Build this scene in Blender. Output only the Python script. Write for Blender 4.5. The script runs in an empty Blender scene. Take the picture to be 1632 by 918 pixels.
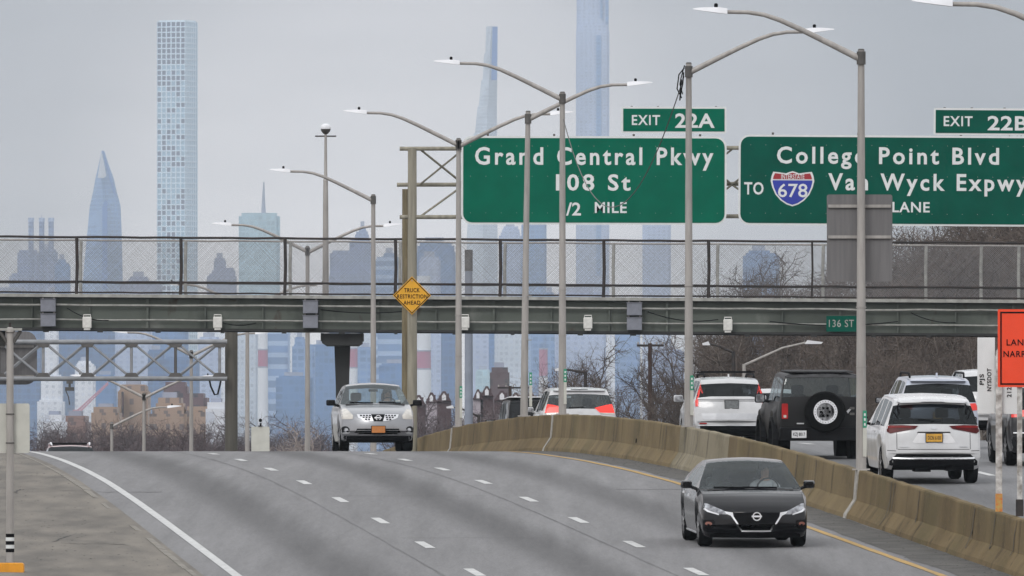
import bpy, bmesh, math, random
from mathutils import Vector, Matrix
from mathutils.bvhtree import BVHTree
from mathutils.noise import noise as pnoise

R = math.radians
F = 20095.0                      # focal length in photograph pixels (a long telephoto)
sc = bpy.context.scene
col = sc.collection

# ------------------------------------------------------------------ camera
cam_d = bpy.data.cameras.new('camera')
cam = bpy.data.objects.new('camera', cam_d); col.objects.link(cam)
cam.location = (0, 0, 0); cam.rotation_euler = (R(90), 0, 0)
cam_d.sensor_width = 36.0
cam_d.lens = 36.0 * F / 1632.0
cam_d.shift_y = (750 - 459) / 1632.0
cam_d.clip_start = 1.0; cam_d.clip_end = 40000.0
sc.camera = cam

# ------------------------------------------------------------------ overcast sky
SUN_EL, SUN_AZ = 38.0, 205.0     # soft light high behind the camera
w = bpy.data.worlds.new('World'); sc.world = w; w.use_nodes = True
nt = w.node_tree; nt.nodes.clear()
def N(t, kind, **kw):
    n = t.nodes.new(kind)
    for k, v in kw.items(): setattr(n, k, v)
    return n
wo = N(nt, 'ShaderNodeOutputWorld'); bg = N(nt, 'ShaderNodeBackground')
sky = N(nt, 'ShaderNodeTexSky'); sky.sky_type = 'NISHITA'; sky.sun_disc = False
sky.sun_elevation = R(SUN_EL); sky.sun_rotation = R(SUN_AZ)
sky.air_density = 1.0; sky.dust_density = 4.0; sky.ozone_density = 1.0
hs = N(nt, 'ShaderNodeHueSaturation'); hs.inputs['Saturation'].default_value = 0.12
nt.links.new(sky.outputs[0], hs.inputs['Color'])
# the cloud deck: an even grey layer a little brighter low down, with soft uneven cloud
tc = N(nt, 'ShaderNodeTexCoord'); sep = N(nt, 'ShaderNodeSeparateXYZ')
nt.links.new(tc.outputs['Generated'], sep.inputs[0])
ramp = N(nt, 'ShaderNodeValToRGB')
ramp.color_ramp.elements[0].position = 0.0; ramp.color_ramp.elements[0].color = (0.93, 0.875, 0.85, 1)
ramp.color_ramp.elements[1].position = 0.042; ramp.color_ramp.elements[1].color = (0.65, 0.60, 0.59, 1)
e = ramp.color_ramp.elements.new(0.5); e.color = (0.78, 0.80, 0.83, 1)
nt.links.new(sep.outputs['Z'], ramp.inputs[0])
mp = N(nt, 'ShaderNodeMapping'); mp.inputs['Scale'].default_value = (14, 14, 60)
nt.links.new(tc.outputs['Generated'], mp.inputs[0])
nz = N(nt, 'ShaderNodeTexNoise'); nz.inputs['Scale'].default_value = 3.0; nz.inputs['Detail'].default_value = 3
nt.links.new(mp.outputs[0], nz.inputs['Vector'])
mr = N(nt, 'ShaderNodeMapRange'); mr.inputs['From Min'].default_value = 0.3; mr.inputs['From Max'].default_value = 0.7
mr.inputs['To Min'].default_value = 0.93; mr.inputs['To Max'].default_value = 1.07
nt.links.new(nz.outputs[0], mr.inputs[0])
SKY_GAIN = 13.0
vm = N(nt, 'ShaderNodeVectorMath', operation='SCALE'); nt.links.new(ramp.outputs[0], vm.inputs[0]); nt.links.new(mr.outputs[0], vm.inputs['Scale'])
vm2 = N(nt, 'ShaderNodeVectorMath', operation='SCALE'); # lens corner darkening put into the sky: brighter middle, duller around it
vd = N(nt, 'ShaderNodeVectorMath', operation='DISTANCE'); nt.links.new(tc.outputs['Generated'], vd.inputs[0]); vd.inputs[1].default_value = (-0.010, 1.0, 0.020)
cr2 = N(nt, 'ShaderNodeValToRGB'); cr2.color_ramp.interpolation = 'EASE'
cr2.color_ramp.elements[0].position = 0.0; cr2.color_ramp.elements[0].color = (.78,)*3+(1,)
cr2.color_ramp.elements[1].position = 1.0; cr2.color_ramp.elements[1].color = (1.0,)*3+(1,)
for p_, v_ in ((.014, .76), (.030, .46), (.048, .28), (.12, .80), (.4, 1.0)):
    e = cr2.color_ramp.elements.new(p_); e.color = (v_, v_, v_, 1)
nt.links.new(vd.outputs['Value'], cr2.inputs[0])
vm3 = N(nt, 'ShaderNodeVectorMath', operation='MULTIPLY'); nt.links.new(vm.outputs[0], vm3.inputs[0]); nt.links.new(cr2.outputs[0], vm3.inputs[1])
nt.links.new(vm3.outputs[0], vm2.inputs[0]); vm2.inputs['Scale'].default_value = SKY_GAIN
mx = N(nt, 'ShaderNodeMix', data_type='RGBA'); mx.inputs['Factor'].default_value = 0.9
nt.links.new(hs.outputs[0], mx.inputs['A']); nt.links.new(vm2.outputs[0], mx.inputs['B'])
nt.links.new(mx.outputs['Result'], bg.inputs['Color']); bg.inputs['Strength'].default_value = 0.1
nt.links.new(bg.outputs[0], wo.inputs['Surface'])

sun_d = bpy.data.lights.new('sun', 'SUN'); sun_d.energy = 0.9; sun_d.angle = R(20); sun_d.color = (1.0, 0.97, 0.93)
sun = bpy.data.objects.new('sun', sun_d); col.objects.link(sun)
a = R(SUN_AZ)
sun_dir = Vector((math.sin(a) * math.cos(R(SUN_EL)), math.cos(a) * math.cos(R(SUN_EL)), math.sin(R(SUN_EL))))
sun.rotation_euler = (-sun_dir).to_track_quat('-Z', 'Y').to_euler()

sc.view_settings.view_transform = 'Standard'; sc.view_settings.look = 'None'
sc.view_settings.exposure = 0.3; sc.view_settings.gamma = 1.0; sc.view_settings.use_curve_mapping = False
sc.render.engine = 'CYCLES'
sc.cycles.use_denoising = True
sc.cycles.max_bounces = 6; sc.cycles.transparent_max_bounces = 12; sc.cycles.volume_bounces = 0
sc.cycles.diffuse_bounces = 3; sc.cycles.glossy_bounces = 3; sc.cycles.transmission_bounces = 4
sc.cycles.caustics_reflective = False; sc.cycles.caustics_refractive = False
HAZE_DENSITY = 6.4e-5
HAZE_COLOR = (0.79, 0.895, 1.0)

# ------------------------------------------------------------------ helpers
def tag(o, label=None, cat=None, group=None, kind=None):
    if label: o['label'] = label
    if cat: o['category'] = cat
    if group: o['group'] = group
    if kind: o['kind'] = kind
    return o
def thing(name, label, cat, loc=(0, 0, 0), rot=(0, 0, 0), group=None):
    o = bpy.data.objects.new(name, None); col.objects.link(o)
    o.empty_display_size = 0.3
    o.location = loc; o.rotation_euler = rot
    return tag(o, label, cat, group)
def copy_tree(o, parent=None):
    c = o.copy(); col.objects.link(c); c.parent = parent
    for ch in [k for k in col.objects if k.parent == o]: copy_tree(ch, c)
    return c
def P(px, py, D):                # a point at distance D that the photograph shows at (px, py)
    return Vector(((px - 816) / F * D, D, (750 - py) / F * D))
def link_mesh(name, me, mat, parent=None, smooth=False):
    o = bpy.data.objects.new(name, me); col.objects.link(o)
    if mat is not None: me.materials.append(mat)
    if parent is not None: o.parent = parent
    if smooth: me.polygons.foreach_set('use_smooth', [True] * len(me.polygons))
    return o
class MB:
    def __init__(s): s.v = []; s.f = []
    def add(s, v, f):
        b = len(s.v); s.v += [tuple(p) for p in v]; s.f += [tuple(i + b for i in q) for q in f]; return s
    def box(s, x0, x1, y0, y1, z0, z1):
        return s.add([(x0,y0,z0),(x1,y0,z0),(x1,y1,z0),(x0,y1,z0),(x0,y0,z1),(x1,y0,z1),(x1,y1,z1),(x0,y1,z1)],
                     [(0,3,2,1),(4,5,6,7),(0,1,5,4),(1,2,6,5),(2,3,7,6),(3,0,4,7)])
    def cbox(s, c, d, M=None):
        x, y, z = d[0]/2, d[1]/2, d[2]/2
        pts = [Vector(p) for p in [(-x,-y,-z),(x,-y,-z),(x,y,-z),(-x,y,-z),(-x,-y,z),(x,-y,z),(x,y,z),(-x,y,z)]]
        if M is not None: pts = [M @ p for p in pts]
        return s.add([p + Vector(c) for p in pts], [(0,3,2,1),(4,5,6,7),(0,1,5,4),(1,2,6,5),(2,3,7,6),(3,0,4,7)])
    def tube(s, pts, rad, n=8, caps=True):
        pts = [Vector(p) for p in pts]
        if not isinstance(rad, (list, tuple)): rad = [rad] * len(pts)
        vs = []; prev = None
        for i, p in enumerate(pts):
            d = (pts[min(i+1, len(pts)-1)] - pts[max(i-1, 0)])
            if d.length < 1e-9: d = Vector((0, 0, 1))
            d.normalize()
            if prev is None:
                u = d.cross(Vector((0, 0, 1)))
                if u.length < 0.05: u = d.cross(Vector((0, 1, 0)))
            else:
                u = prev - d * prev.dot(d)
            u.normalize(); prev = u; v = d.cross(u)
            for k in range(n):
                t = 2 * math.pi * (k + 0.5) / n
                vs.append(p + (u * math.cos(t) + v * math.sin(t)) * rad[i])
        fs = []
        for i in range(len(pts) - 1):
            for k in range(n):
                fs.append((i*n+k, i*n+(k+1) % n, (i+1)*n+(k+1) % n, (i+1)*n+k))
        if caps:
            fs.append(tuple(range(n))); fs.append(tuple((len(pts)-1)*n + k for k in reversed(range(n))))
        return s.add(vs, fs)
    def prism(s, poly, y0, y1, axis='y'):         # polygon in (x, z) swept along y; or (y, z) along x; or (x, y) along z
        n = len(poly)
        def q(a, b, h): return (a, h, b) if axis == 'y' else ((h, a, b) if axis == 'x' else (a, b, h))
        vs = [q(a, b, y0) for a, b in poly] + [q(a, b, y1) for a, b in poly]
        fs = [tuple(range(n)), tuple(range(2*n-1, n-1, -1))] + [(i, (i+1) % n, n+(i+1) % n, n+i) for i in range(n)]
        return s.add(vs, fs)
    def lathe(s, prof, n=16, c=(0, 0, 0), axis='z'):
        vs = []; c = Vector(c)
        for r, h in prof:
            for k in range(n):
                t = 2*math.pi*k/n; a, b = r*math.cos(t), r*math.sin(t)
                vs.append(c + (Vector((a, b, h)) if axis == 'z' else (Vector((a, h, b)) if axis == 'y' else Vector((h, a, b)))))
        fs = [(i*n+k, i*n+(k+1) % n, (i+1)*n+(k+1) % n, (i+1)*n+k) for i in range(len(prof)-1) for k in range(n)]
        fs += [tuple(range(n)), tuple((len(prof)-1)*n+k for k in reversed(range(n)))]
        return s.add(vs, fs)
    def build(s, name, mat, parent=None, smooth=False, bevel=0, loc=None):
        me = bpy.data.meshes.new(name); me.from_pydata(s.v, [], s.f)
        bm = bmesh.new(); bm.from_mesh(me); bmesh.ops.recalc_face_normals(bm, faces=bm.faces); bm.to_mesh(me); bm.free()
        o = link_mesh(name, me, mat, parent, smooth)
        if smooth:
            try: me.set_sharp_from_angle(angle=R(40))
            except Exception: pass
        if bevel:
            m = o.modifiers.new('bevel', 'BEVEL'); m.width = bevel; m.segments = 2; m.limit_method = 'ANGLE'; m.angle_limit = R(50)
        if loc is not None: o.location = loc
        return o
def rrect(x0, x1, z0, z1, r, n=5):
    out = []
    for cx, cz, a0 in ((x1-r, z0+r, -90), (x1-r, z1-r, 0), (x0+r, z1-r, 90), (x0+r, z0+r, 180)):
        for k in range(n+1):
            t = R(a0 + 90*k/n); out.append((cx + r*math.cos(t), cz + r*math.sin(t)))
    return out

# ------------------------------------------------------------------ materials
def mat_base(name):
    m = bpy.data.materials.new(name); m.use_nodes = True
    t = m.node_tree; b = t.nodes['Principled BSDF']
    return m, t, b
def L(t, a, b): t.links.new(a, b)
def simple(name, c, rough=0.6, metal=0.0, var=0.12, scale=6.0, c2=None, bump=0.0, coat=0.0, detail=4, aniso=None, spec=0.5):
    """a colour with uneven wear: noise mixes it towards a darker (or given) second colour"""
    m, t, b = mat_base(name)
    geo = N(t, 'ShaderNodeTexCoord'); nzn = N(t, 'ShaderNodeTexNoise'); nzn.inputs['Scale'].default_value = scale; nzn.inputs['Detail'].default_value = detail
    src = geo.outputs['Object']
    if aniso:
        mpn = N(t, 'ShaderNodeMapping'); mpn.inputs['Scale'].default_value = aniso; L(t, src, mpn.inputs[0]); src = mpn.outputs[0]
    L(t, src, nzn.inputs['Vector'])
    r = N(t, 'ShaderNodeValToRGB'); r.color_ramp.elements[0].position = 0.35; r.color_ramp.elements[1].position = 0.68
    k = 1 - var
    d = c2 if c2 else tuple(x*k for x in c)
    r.color_ramp.elements[0].color = (*d, 1); r.color_ramp.elements[1].color = (*c, 1)
    L(t, nzn.outputs[0], r.inputs[0]); L(t, r.outputs[0], b.inputs['Base Color'])
    b.inputs['Roughness'].default_value = rough; b.inputs['Metallic'].default_value = metal
    b.inputs['Specular IOR Level'].default_value = spec
    if coat: b.inputs['Coat Weight'].default_value = coat; b.inputs['Coat Roughness'].default_value = 0.06
    if bump:
        bp = N(t, 'ShaderNodeBump'); bp.inputs['Strength'].default_value = bump; bp.inputs['Distance'].default_value = 0.02
        L(t, nzn.outputs[0], bp.inputs['Height']); L(t, bp.outputs[0], b.inputs['Normal'])
    return m
M = {}
M['galv'] = simple('galvanised_steel', (0.37, 0.35, 0.33), 0.6, 0.15, 0.24, 3.0, aniso=(3, 3, 0.5))
M['galv_dark'] = simple('dark_galvanised_steel', (0.10, 0.095, 0.09), 0.6, 0.2, 0.3, 4)
M['white_metal'] = simple('white_lamp_housing', (0.72, 0.73, 0.76), 0.45, 0.0, 0.1, 5)
M['black'] = simple('black_plastic', (0.005, 0.005, 0.006), 0.6, 0, 0.3, 8, spec=.06)
M['rubber'] = simple('tyre_rubber', (0.006, 0.006, 0.006), 0.9, 0, 0.4, 14, spec=.06)
M['green_sign'] = simple('green_sign_sheeting', (0.0005, 0.125, 0.075), 0.7, 0, 0.16, 1.3, spec=.04)
M['green_dark'] = simple('darker_green_sign_sheeting', (0.0012, 0.086, 0.058), 0.7, 0, 0.2, 1.3, spec=.04)  # a darker green for the second big sign, its tab and the bridge plate
M['white_sheet'] = simple('white_sign_sheeting', (0.68, 0.70, 0.70), 0.5, 0, 0.08, 5)
M['sign_back'] = simple('bare_aluminium_sign_back', (0.155, 0.15, 0.152), 0.65, 0.1, 0.2, 2.0, aniso=(6, 1, 0.4))
M['yellow_sign'] = simple('yellow_sign_sheeting', (0.72, 0.36, 0.012), 0.5, 0, 0.12, 4)
M['orange_sign'] = simple('orange_sign_sheeting', (0.83, 0.055, 0.008), 0.5, 0, 0.08, 3)
M['teal'] = simple('green_marker_plate', (0.02, 0.28, 0.16), 0.5, 0, 0.2, 20)
M['red_sheet'] = simple('red_sign_sheeting', (0.33, 0.012, 0.02), 0.5)
M['blue_sheet'] = simple('blue_sign_sheeting', (0.012, 0.03, 0.33), 0.5)
M['girder'] = None
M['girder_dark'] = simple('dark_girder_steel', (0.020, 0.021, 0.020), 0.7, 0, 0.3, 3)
M['pale_pipe'] = simple('pale_conduit', (0.36, 0.36, 0.335), 0.6, 0, 0.35, 5)
M['rust'] = simple('rusty_dark_rail', (0.035, 0.024, 0.02), 0.75, 0, 0.5, 7, c2=(0.015, 0.014, 0.014))
M['fence_wire'] = simple('fence_wire', (0.24, 0.24, 0.25), 0.6, 0.2, 0.3, 3)
M['boxgrey'] = simple('blue_grey_cabinet_paint', (0.19, 0.20, 0.235), 0.55, 0, 0.2, 6)
M['floodlight'] = simple('off_white_housing', (0.66, 0.655, 0.62), 0.5, 0, 0.15, 9)
M['wood_post'] = simple('weathered_olive_post', (0.20, 0.165, 0.095), 0.8, 0, 0.45, 2.5, aniso=(6, 6, 0.6))
M['post_olive'] = simple('stained_steel_post', (0.30, 0.28, 0.22), 0.7, 0, 0.4, 2.0, aniso=(4, 4, 0.35))
M['post_brown'] = simple('brown_grey_gantry_post', (0.085, 0.078, 0.062), 0.7, 0, 0.3, 2.0, aniso=(4, 4, 0.35))
M['truss'] = simple('grey_truss_paint', (0.26, 0.27, 0.285), 0.6, 0, 0.3, 3)
M['white_post'] = simple('chipped_white_post', (0.62, 0.61, 0.59), 0.7, 0, 0.5, 9, c2=(0.22, 0.20, 0.18))
M['cream'] = simple('cream_sign_back', (0.52, 0.52, 0.47), 0.55, 0, 0.14, 4)
M['yellow_block'] = simple('yellow_painted_block', (0.72, 0.30, 0.01), 0.6, 0, 0.2, 6)

def text_mesh(body, size, bold=0.0, extrude=0.003, spacing=1.0, width=None, height=None, align='LEFT'):
    """lettering as a mesh lying in the x-z plane, facing -y; fitted to width / cap height when given"""
    cu = bpy.data.curves.new('lettering', 'FONT'); cu.body = body; cu.size = size
    cu.extrude = extrude; cu.offset = bold; cu.space_character = spacing; cu.resolution_u = 3
    ob = bpy.data.objects.new('lettering', cu); col.objects.link(ob)
    dg = bpy.context.evaluated_depsgraph_get(); dg.update()
    me = bpy.data.meshes.new_from_object(ob.evaluated_get(dg))
    bpy.data.objects.remove(ob); bpy.data.curves.remove(cu)
    xs = [v.co.x for v in me.vertices]; ys = [v.co.y for v in me.vertices]
    x0, x1 = min(xs), max(xs)
    sx = width / (x1 - x0) if width else 1.0
    sy = sx if height is None else height
    for v in me.vertices:
        x, y, z = v.co; v.co = ((x - x0) * sx, -z, y * sy)
    return me, (x1 - x0) * sx
def put_text(parent, body, px0, px1, cap_px, base_py, D, mat, yoff, origin, bold=0.012, spacing=1.0, name='lettering', dz=0.0):
    """text on a plate: px0..px1 wide, capitals cap_px high, baseline at base_py, at distance D; local to origin"""
    k = D / F
    me, wdt = text_mesh(body, 1.0, bold=bold, spacing=spacing, width=(px1-px0)*k, height=cap_px*k/0.70)
    o = link_mesh(name, me, mat, parent)
    o.location = Vector(((px0-816)*k, D + yoff, (750-base_py)*k + dz)) - Vector(origin)
    return o
# ------------------------------------------------------------------ road geometry
KN = [(0,-8.2),(60,-6.3),(100,-5.0),(150,-3.45),(180,-2.52),(207,-1.669),(219,-1.297),(231,-.93),(243,-.578),(256,-.229),(268,.03),(280,.235),
      (292,.385),(300,.452),(310,.478),(320,.445),(334,.355),(341,.27),(353,.08),(376,-.42),(410,-1.35),(447,-2.75),(488,-4.0),(529,-5.4),(561,-6.5),(620,-8.2),(720,-10),(900,-11.5)]
def zraw(D):
    if D <= KN[0][0]: return KN[0][1]
    for i in range(len(KN)-1):
        if D <= KN[i+1][0]:
            t = (D-KN[i][0])/(KN[i+1][0]-KN[i][0]); return KN[i][1]*(1-t)+KN[i+1][1]*t
    return KN[-1][1]
def zroad(D):
    return sum(zraw(D+k*2.0)*wt for k, wt in ((-2,.1),(-1,.2),(0,.4),(1,.2),(2,.1)))
def slope(D): return (zroad(D+2)-zroad(D-2))/4.0
SK = 0.0739
def xline(D): return -1.504 - SK*(D-219.0)           # the left broken lane line
RIGHT_DZ = 0.27
def onroad(o, D, dz=0.0): return Vector((xline(D)+o, D, zroad(D)+dz))
HEAD = math.atan(SK)

def asphalt(name, shade, lanes, lane_w, tyre=True):
    m, t, b = mat_base(name)
    g = N(t, 'ShaderNodeNewGeometry'); sp = N(t, 'ShaderNodeSeparateXYZ'); L(t, g.outputs['Position'], sp.inputs[0])
    my = N(t, 'ShaderNodeMath', operation='MULTIPLY'); my.inputs[1].default_value = SK; L(t, sp.outputs['Y'], my.inputs[0])
    ad = N(t, 'ShaderNodeMath', operation='ADD'); L(t, sp.outputs['X'], ad.inputs[0]); L(t, my.outputs[0], ad.inputs[1])
    of = N(t, 'ShaderNodeMath', operation='ADD'); of.inputs[1].default_value = 1.504 - SK*219.0; L(t, ad.outputs[0], of.inputs[0])
    # fine aggregate grain, long worn streaks and broad patches
    n1 = N(t, 'ShaderNodeTexNoise'); n1.inputs['Scale'].default_value = 26; n1.inputs['Detail'].default_value = 6; L(t, g.outputs['Position'], n1.inputs['Vector'])
    mp1 = N(t, 'ShaderNodeMapping'); mp1.inputs['Scale'].default_value = (2.2, 0.05, 1); mp1.inputs['Rotation'].default_value = (0, 0, -HEAD); L(t, g.outputs['Position'], mp1.inputs[0])
    n2 = N(t, 'ShaderNodeTexNoise'); n2.inputs['Scale'].default_value = 1.0; n2.inputs['Detail'].default_value = 4; L(t, mp1.outputs[0], n2.inputs['Vector'])
    mp2 = N(t, 'ShaderNodeMapping'); mp2.inputs['Scale'].default_value = (0.25, 0.03, 1); L(t, g.outputs['Position'], mp2.inputs[0])
    n3 = N(t, 'ShaderNodeTexNoise'); n3.inputs['Scale'].default_value = 1.0; n3.inputs['Detail'].default_value = 3; L(t, mp2.outputs[0], n3.inputs['Vector'])
    def mrange(src, a, bb):
        r = N(t, 'ShaderNodeMapRange'); r.inputs['From Min'].default_value = .3; r.inputs['From Max'].default_value = .7
        r.inputs['To Min'].default_value = a; r.inputs['To Max'].default_value = bb; L(t, src, r.inputs[0]); return r.outputs[0]
    mp4 = N(t, 'ShaderNodeMapping'); mp4.inputs['Scale'].default_value = (9, .5, 1); mp4.inputs['Rotation'].default_value = (0, 0, -HEAD); L(t, g.outputs['Position'], mp4.inputs[0])
    n4 = N(t, 'ShaderNodeTexNoise'); n4.inputs['Scale'].default_value = 1.0; n4.inputs['Detail'].default_value = 7; n4.inputs['Roughness'].default_value = .7; L(t, mp4.outputs[0], n4.inputs['Vector'])
    f = mrange(n1.outputs[0], .80, 1.20)
    def mul(x, y):
        q = N(t, 'ShaderNodeMath', operation='MULTIPLY'); L(t, x, q.inputs[0]); L(t, y, q.inputs[1]); return q.outputs[0]
    f = mul(f, mrange(n4.outputs[0], .90, 1.10)); f = mul(f, mrange(n2.outputs[0], .88, 1.10)); f = mul(f, mrange(n3.outputs[0], .92, 1.07))
    # oil drip band down the middle of every lane
    for c, amt in lanes:
        s = N(t, 'ShaderNodeMath', operation='SUBTRACT'); L(t, of.outputs[0], s.inputs[0]); s.inputs[1].default_value = c
        wv = N(t, 'ShaderNodeMath', operation='MULTIPLY_ADD'); L(t, n2.outputs[0], wv.inputs[0]); wv.inputs[1].default_value = .5; wv.inputs[2].default_value = -.25
        s2 = N(t, 'ShaderNodeMath', operation='ADD'); L(t, s.outputs[0], s2.inputs[0]); L(t, wv.outputs[0], s2.inputs[1])
        ab = N(t, 'ShaderNodeMath', operation='ABSOLUTE'); L(t, s2.outputs[0], ab.inputs[0])
        r = N(t, 'ShaderNodeMapRange', interpolation_type='SMOOTHSTEP'); r.inputs['From Min'].default_value = .12; r.inputs['From Max'].default_value = .95
        r.inputs['To Min'].default_value = 1-amt; r.inputs['To Max'].default_value = 1.0; L(t, ab.outputs[0], r.inputs[0])
        f = mul(f, r.outputs[0])
    cmb = N(t, 'ShaderNodeVectorMath', operation='SCALE'); cmb.inputs[0].default_value = shade; L(t, f, cmb.inputs['Scale'])
    L(t, cmb.outputs[0], b.inputs['Base Color'])
    b.inputs['Roughness'].default_value = 0.9; b.inputs['Specular IOR Level'].default_value = 0.25
    bp = N(t, 'ShaderNodeBump'); bp.inputs['Strength'].default_value = .25; bp.inputs['Distance'].default_value = .004
    L(t, n1.outputs[0], bp.inputs['Height']); L(t, bp.outputs[0], b.inputs['Normal'])
    return m
M['asphalt'] = asphalt('worn_grey_asphalt', (0.178, 0.175, 0.177), [(-2.1, .40), (1.95, .40), (5.45, .36)], 3.68)
M['asphalt_far'] = asphalt('worn_grey_asphalt_outbound', (0.172, 0.172, 0.176), [(11.6, .34), (15.2, .34), (18.9, .3)], 3.65)
M['shoulder'] = simple('dusty_paved_verge', (0.178, 0.158, 0.131), 0.95, 0, 0.5, 1.6, detail=14, aniso=(1, .16, 1), c2=(.098, .088, .075))
M['gutter'] = simple('gritty_gutter', (0.095, 0.09, 0.082), 0.95, 0, 0.45, 1.8, detail=9)
M['paint_white'] = simple('worn_white_road_paint', (0.56, 0.56, 0.55), 0.8, 0, 0.3, 7, detail=8)
M['paint_yellow'] = simple('worn_yellow_road_paint', (0.46, 0.27, 0.06), 0.85, 0, 0.35, 4, detail=8, c2=(.30, .21, .09))
M['seam'] = simple('faint_tar_seam', (0.14, 0.138, 0.138), 0.9, 0, 0.3, .7)
M['kerb'] = simple('broken_concrete_edge', (0.235, 0.215, 0.185), 0.9, 0, 0.4, 3, detail=8)
M['tar'] = simple('tar_joint', (0.035, 0.034, 0.033), 0.9, 0, 0.3, 6)
M['wood_floor'] = simple('leaf_litter_ground', (0.072, 0.055, 0.042), 1.0, 0, 0.5, 0.4, detail=9, c2=(0.035, 0.029, 0.024), bump=.5)
M['far_ground'] = simple('winter_park_ground', (0.075, 0.068, 0.052), 1.0, 0, 0.4, 0.02, detail=9)

def ribbon(name, o0, o1, D0, D1, dz, mat, step=2.0, nx=1, parent=None, zf=None, ragged=0, seed=0):
    rnd = random.Random(seed); v = []; f = []; n = max(1, int(round((D1-D0)/step)))
    for i in range(n+1):
        D = D0+(D1-D0)*i/n
        for k in range(nx+1):
            o = o0+(o1-o0)*k/nx
            if ragged and k in (0, nx): o += (rnd.random()-.5)*ragged
            v.append((xline(D)+o, D, (zf(D, o) if zf else zroad(D))+dz))
    for i in range(n):
        for k in range(nx):
            b = i*(nx+1)+k; f.append((b, b+1, b+nx+2, b+nx+1))
    me = bpy.data.meshes.new(name); me.from_pydata(v, [], f)
    return link_mesh(name, me, mat, parent)
S = lambda o: tag(o, kind='structure')
road = S(ribbon('inbound_road', -4.62, 8.7, 20, 640, 0, M['asphalt'], nx=4))
zr = lambda D, o: zroad(D)+RIGHT_DZ
road2 = S(ribbon('outbound_road', 9.35, 24.5, 20, 640, 0, M['asphalt_far'], nx=4, zf=zr))
ribbon('gutter_strip', 7.75, 8.66, 60, 420, .005, M['gutter'], nx=2, parent=road, ragged=.12)
ribbon('edge_line', -4.06, -3.9, 60, 520, .006, M['paint_white'], parent=road)
ribbon('yellow_line', 7.44, 7.58, 60, 520, .008, M['paint_yellow'], parent=road, ragged=.03)
mk = MB()
def dash(mb, o, D, ln=3.05, wd=.17, zf=None):
    z = (lambda q: zroad(q)) if zf is None else (lambda q: zf(q, o))
    vs = []; n = 3
    for i in range(n+1):
        d = D+ln*i/n; vs += [(xline(d)+o-wd/2, d, z(d)+.006), (xline(d)+o+wd/2, d, z(d)+.006)]
    mb.add(vs, [(2*i, 2*i+1, 2*i+3, 2*i+2) for i in range(n)])
for k in range(-9, 26):
    dash(mk, 0.0, 217.6+12.2*k); dash(mk, 3.66, 217.9+12.2*k)
mk.build('lane_dashes', M['paint_white'], road)
mk = MB()
for k in range(-9, 26):
    dash(mk, 13.4, 214+12.2*k, zf=zr); dash(mk, 17.05, 218+12.2*k, zf=zr)
mk.build('lane_dashes', M['paint_white'], road2)
ribbon('edge_line', 9.72, 9.85, 60, 520, .006, M['paint_yellow'], parent=road2, zf=zr)
# transverse tar joints, cracks and the long seams beside the lane lines
mk = MB()
def xjoint(o0, o1, D, wd=.05, jag=.05, seed=1):
    rnd = random.Random(seed); n = 14; vs = []
    for i in range(n+1):
        o = o0+(o1-o0)*i/n; d = D+(rnd.random()-.5)*jag
        vs += [(xline(d)+o, d, zroad(d)+.004), (xline(d+wd)+o, d+wd, zroad(d+wd)+.004)]
    mk.add(vs, [(2*i, 2*i+2, 2*i+3, 2*i+1) for i in range(n)])
xjoint(-4.5, -3.2, 248.6, .12, .3, 2); xjoint(.1, 3.0, 246, .05, .3, 3); xjoint(-.2, 2.4, 222.5, .04, .2, 4); xjoint(5.9, 7.4, 250.5, .1, .3, 5)
mk.build('tar_joints', M['tar'], road)
ribbon('tar_seam', -.62, -.585, 60, 300, .0045, M['seam'], parent=road, ragged=.03, seed=4)
ribbon('tar_seam', 3.18, 3.21, 60, 300, .0045, M['seam'], parent=road, ragged=.03, seed=5)
# verge left of the road: a paved dusty strip behind a broken concrete edge
def zv(D, o): 
    t = min(1, max(0, (-4.78-o)/3.0)); return zroad(D)+.07+.10*t+.012*pnoise(Vector((o*.5, D*.06, 3)))
S(ribbon('verge', -40, -4.60, 20, 640, 0, M['shoulder'], nx=60, zf=zv, step=2.0))
mk = MB(); rnd = random.Random(7)
D = 60.0
while D < 330:
    ln = 2.2+rnd.random()*3.2
    if rnd.random() < .86:
        for q in range(4):
            d0, d1 = D+ln*q/4, D+ln*(q+1)/4-.004
            jo = .03*pnoise(Vector((D*.3, 1, 1))); z0, z1 = zroad(d0), zroad(d1); hh = .085
            a0, a1 = xline(d0)-4.83+jo, xline(d1)-4.83+jo
            mk.add([(a0,d0,z0-.05),(a0+.2,d0,z0-.05),(a1+.2,d1,z1-.05),(a1,d1,z1-.05),(a0+.02,d0,z0+hh),(a0+.17,d0,z0+hh-.02),(a1+.17,d1,z1+hh-.02),(a1+.02,d1,z1+hh)],
                   [(0,3,2,1),(4,5,6,7),(0,1,5,4),(1,2,6,5),(2,3,7,6),(3,0,4,7)])
    D += ln+.12
S(mk.build('verge_kerb', M['kerb']))
# cracks in the verge
mk = MB(); rnd = random.Random(3)
for (o, D, ln, ang) in ((-5.5,247,1.3,.15),(-6.2,245,1.6,1.45),(-5.6,217,.8,.12),(-6.3,219,2.2,1.3),(-5.2,257,.9,.15),(-6.2,216.5,.5,.1)):
    vs = []; n = 9
    for i in range(n+1):
        t = i/n; oo = o+math.cos(ang)*ln*(t-.5)+(rnd.random()-.5)*.1; d = D+math.sin(ang)*ln*2*(t-.5)+(rnd.random()-.5)*.5
        wd = .006+.012*rnd.random()
        for s_ in (-1, 1): vs.append((xline(d)+oo+s_*wd*math.sin(ang), d+s_*wd*4, zv(d, oo)+.006))
    mk.add(vs, [(2*i, 2*i+1, 2*i+3, 2*i+2) for i in range(n)])
S(mk.build('verge_cracks', M['tar']))

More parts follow.
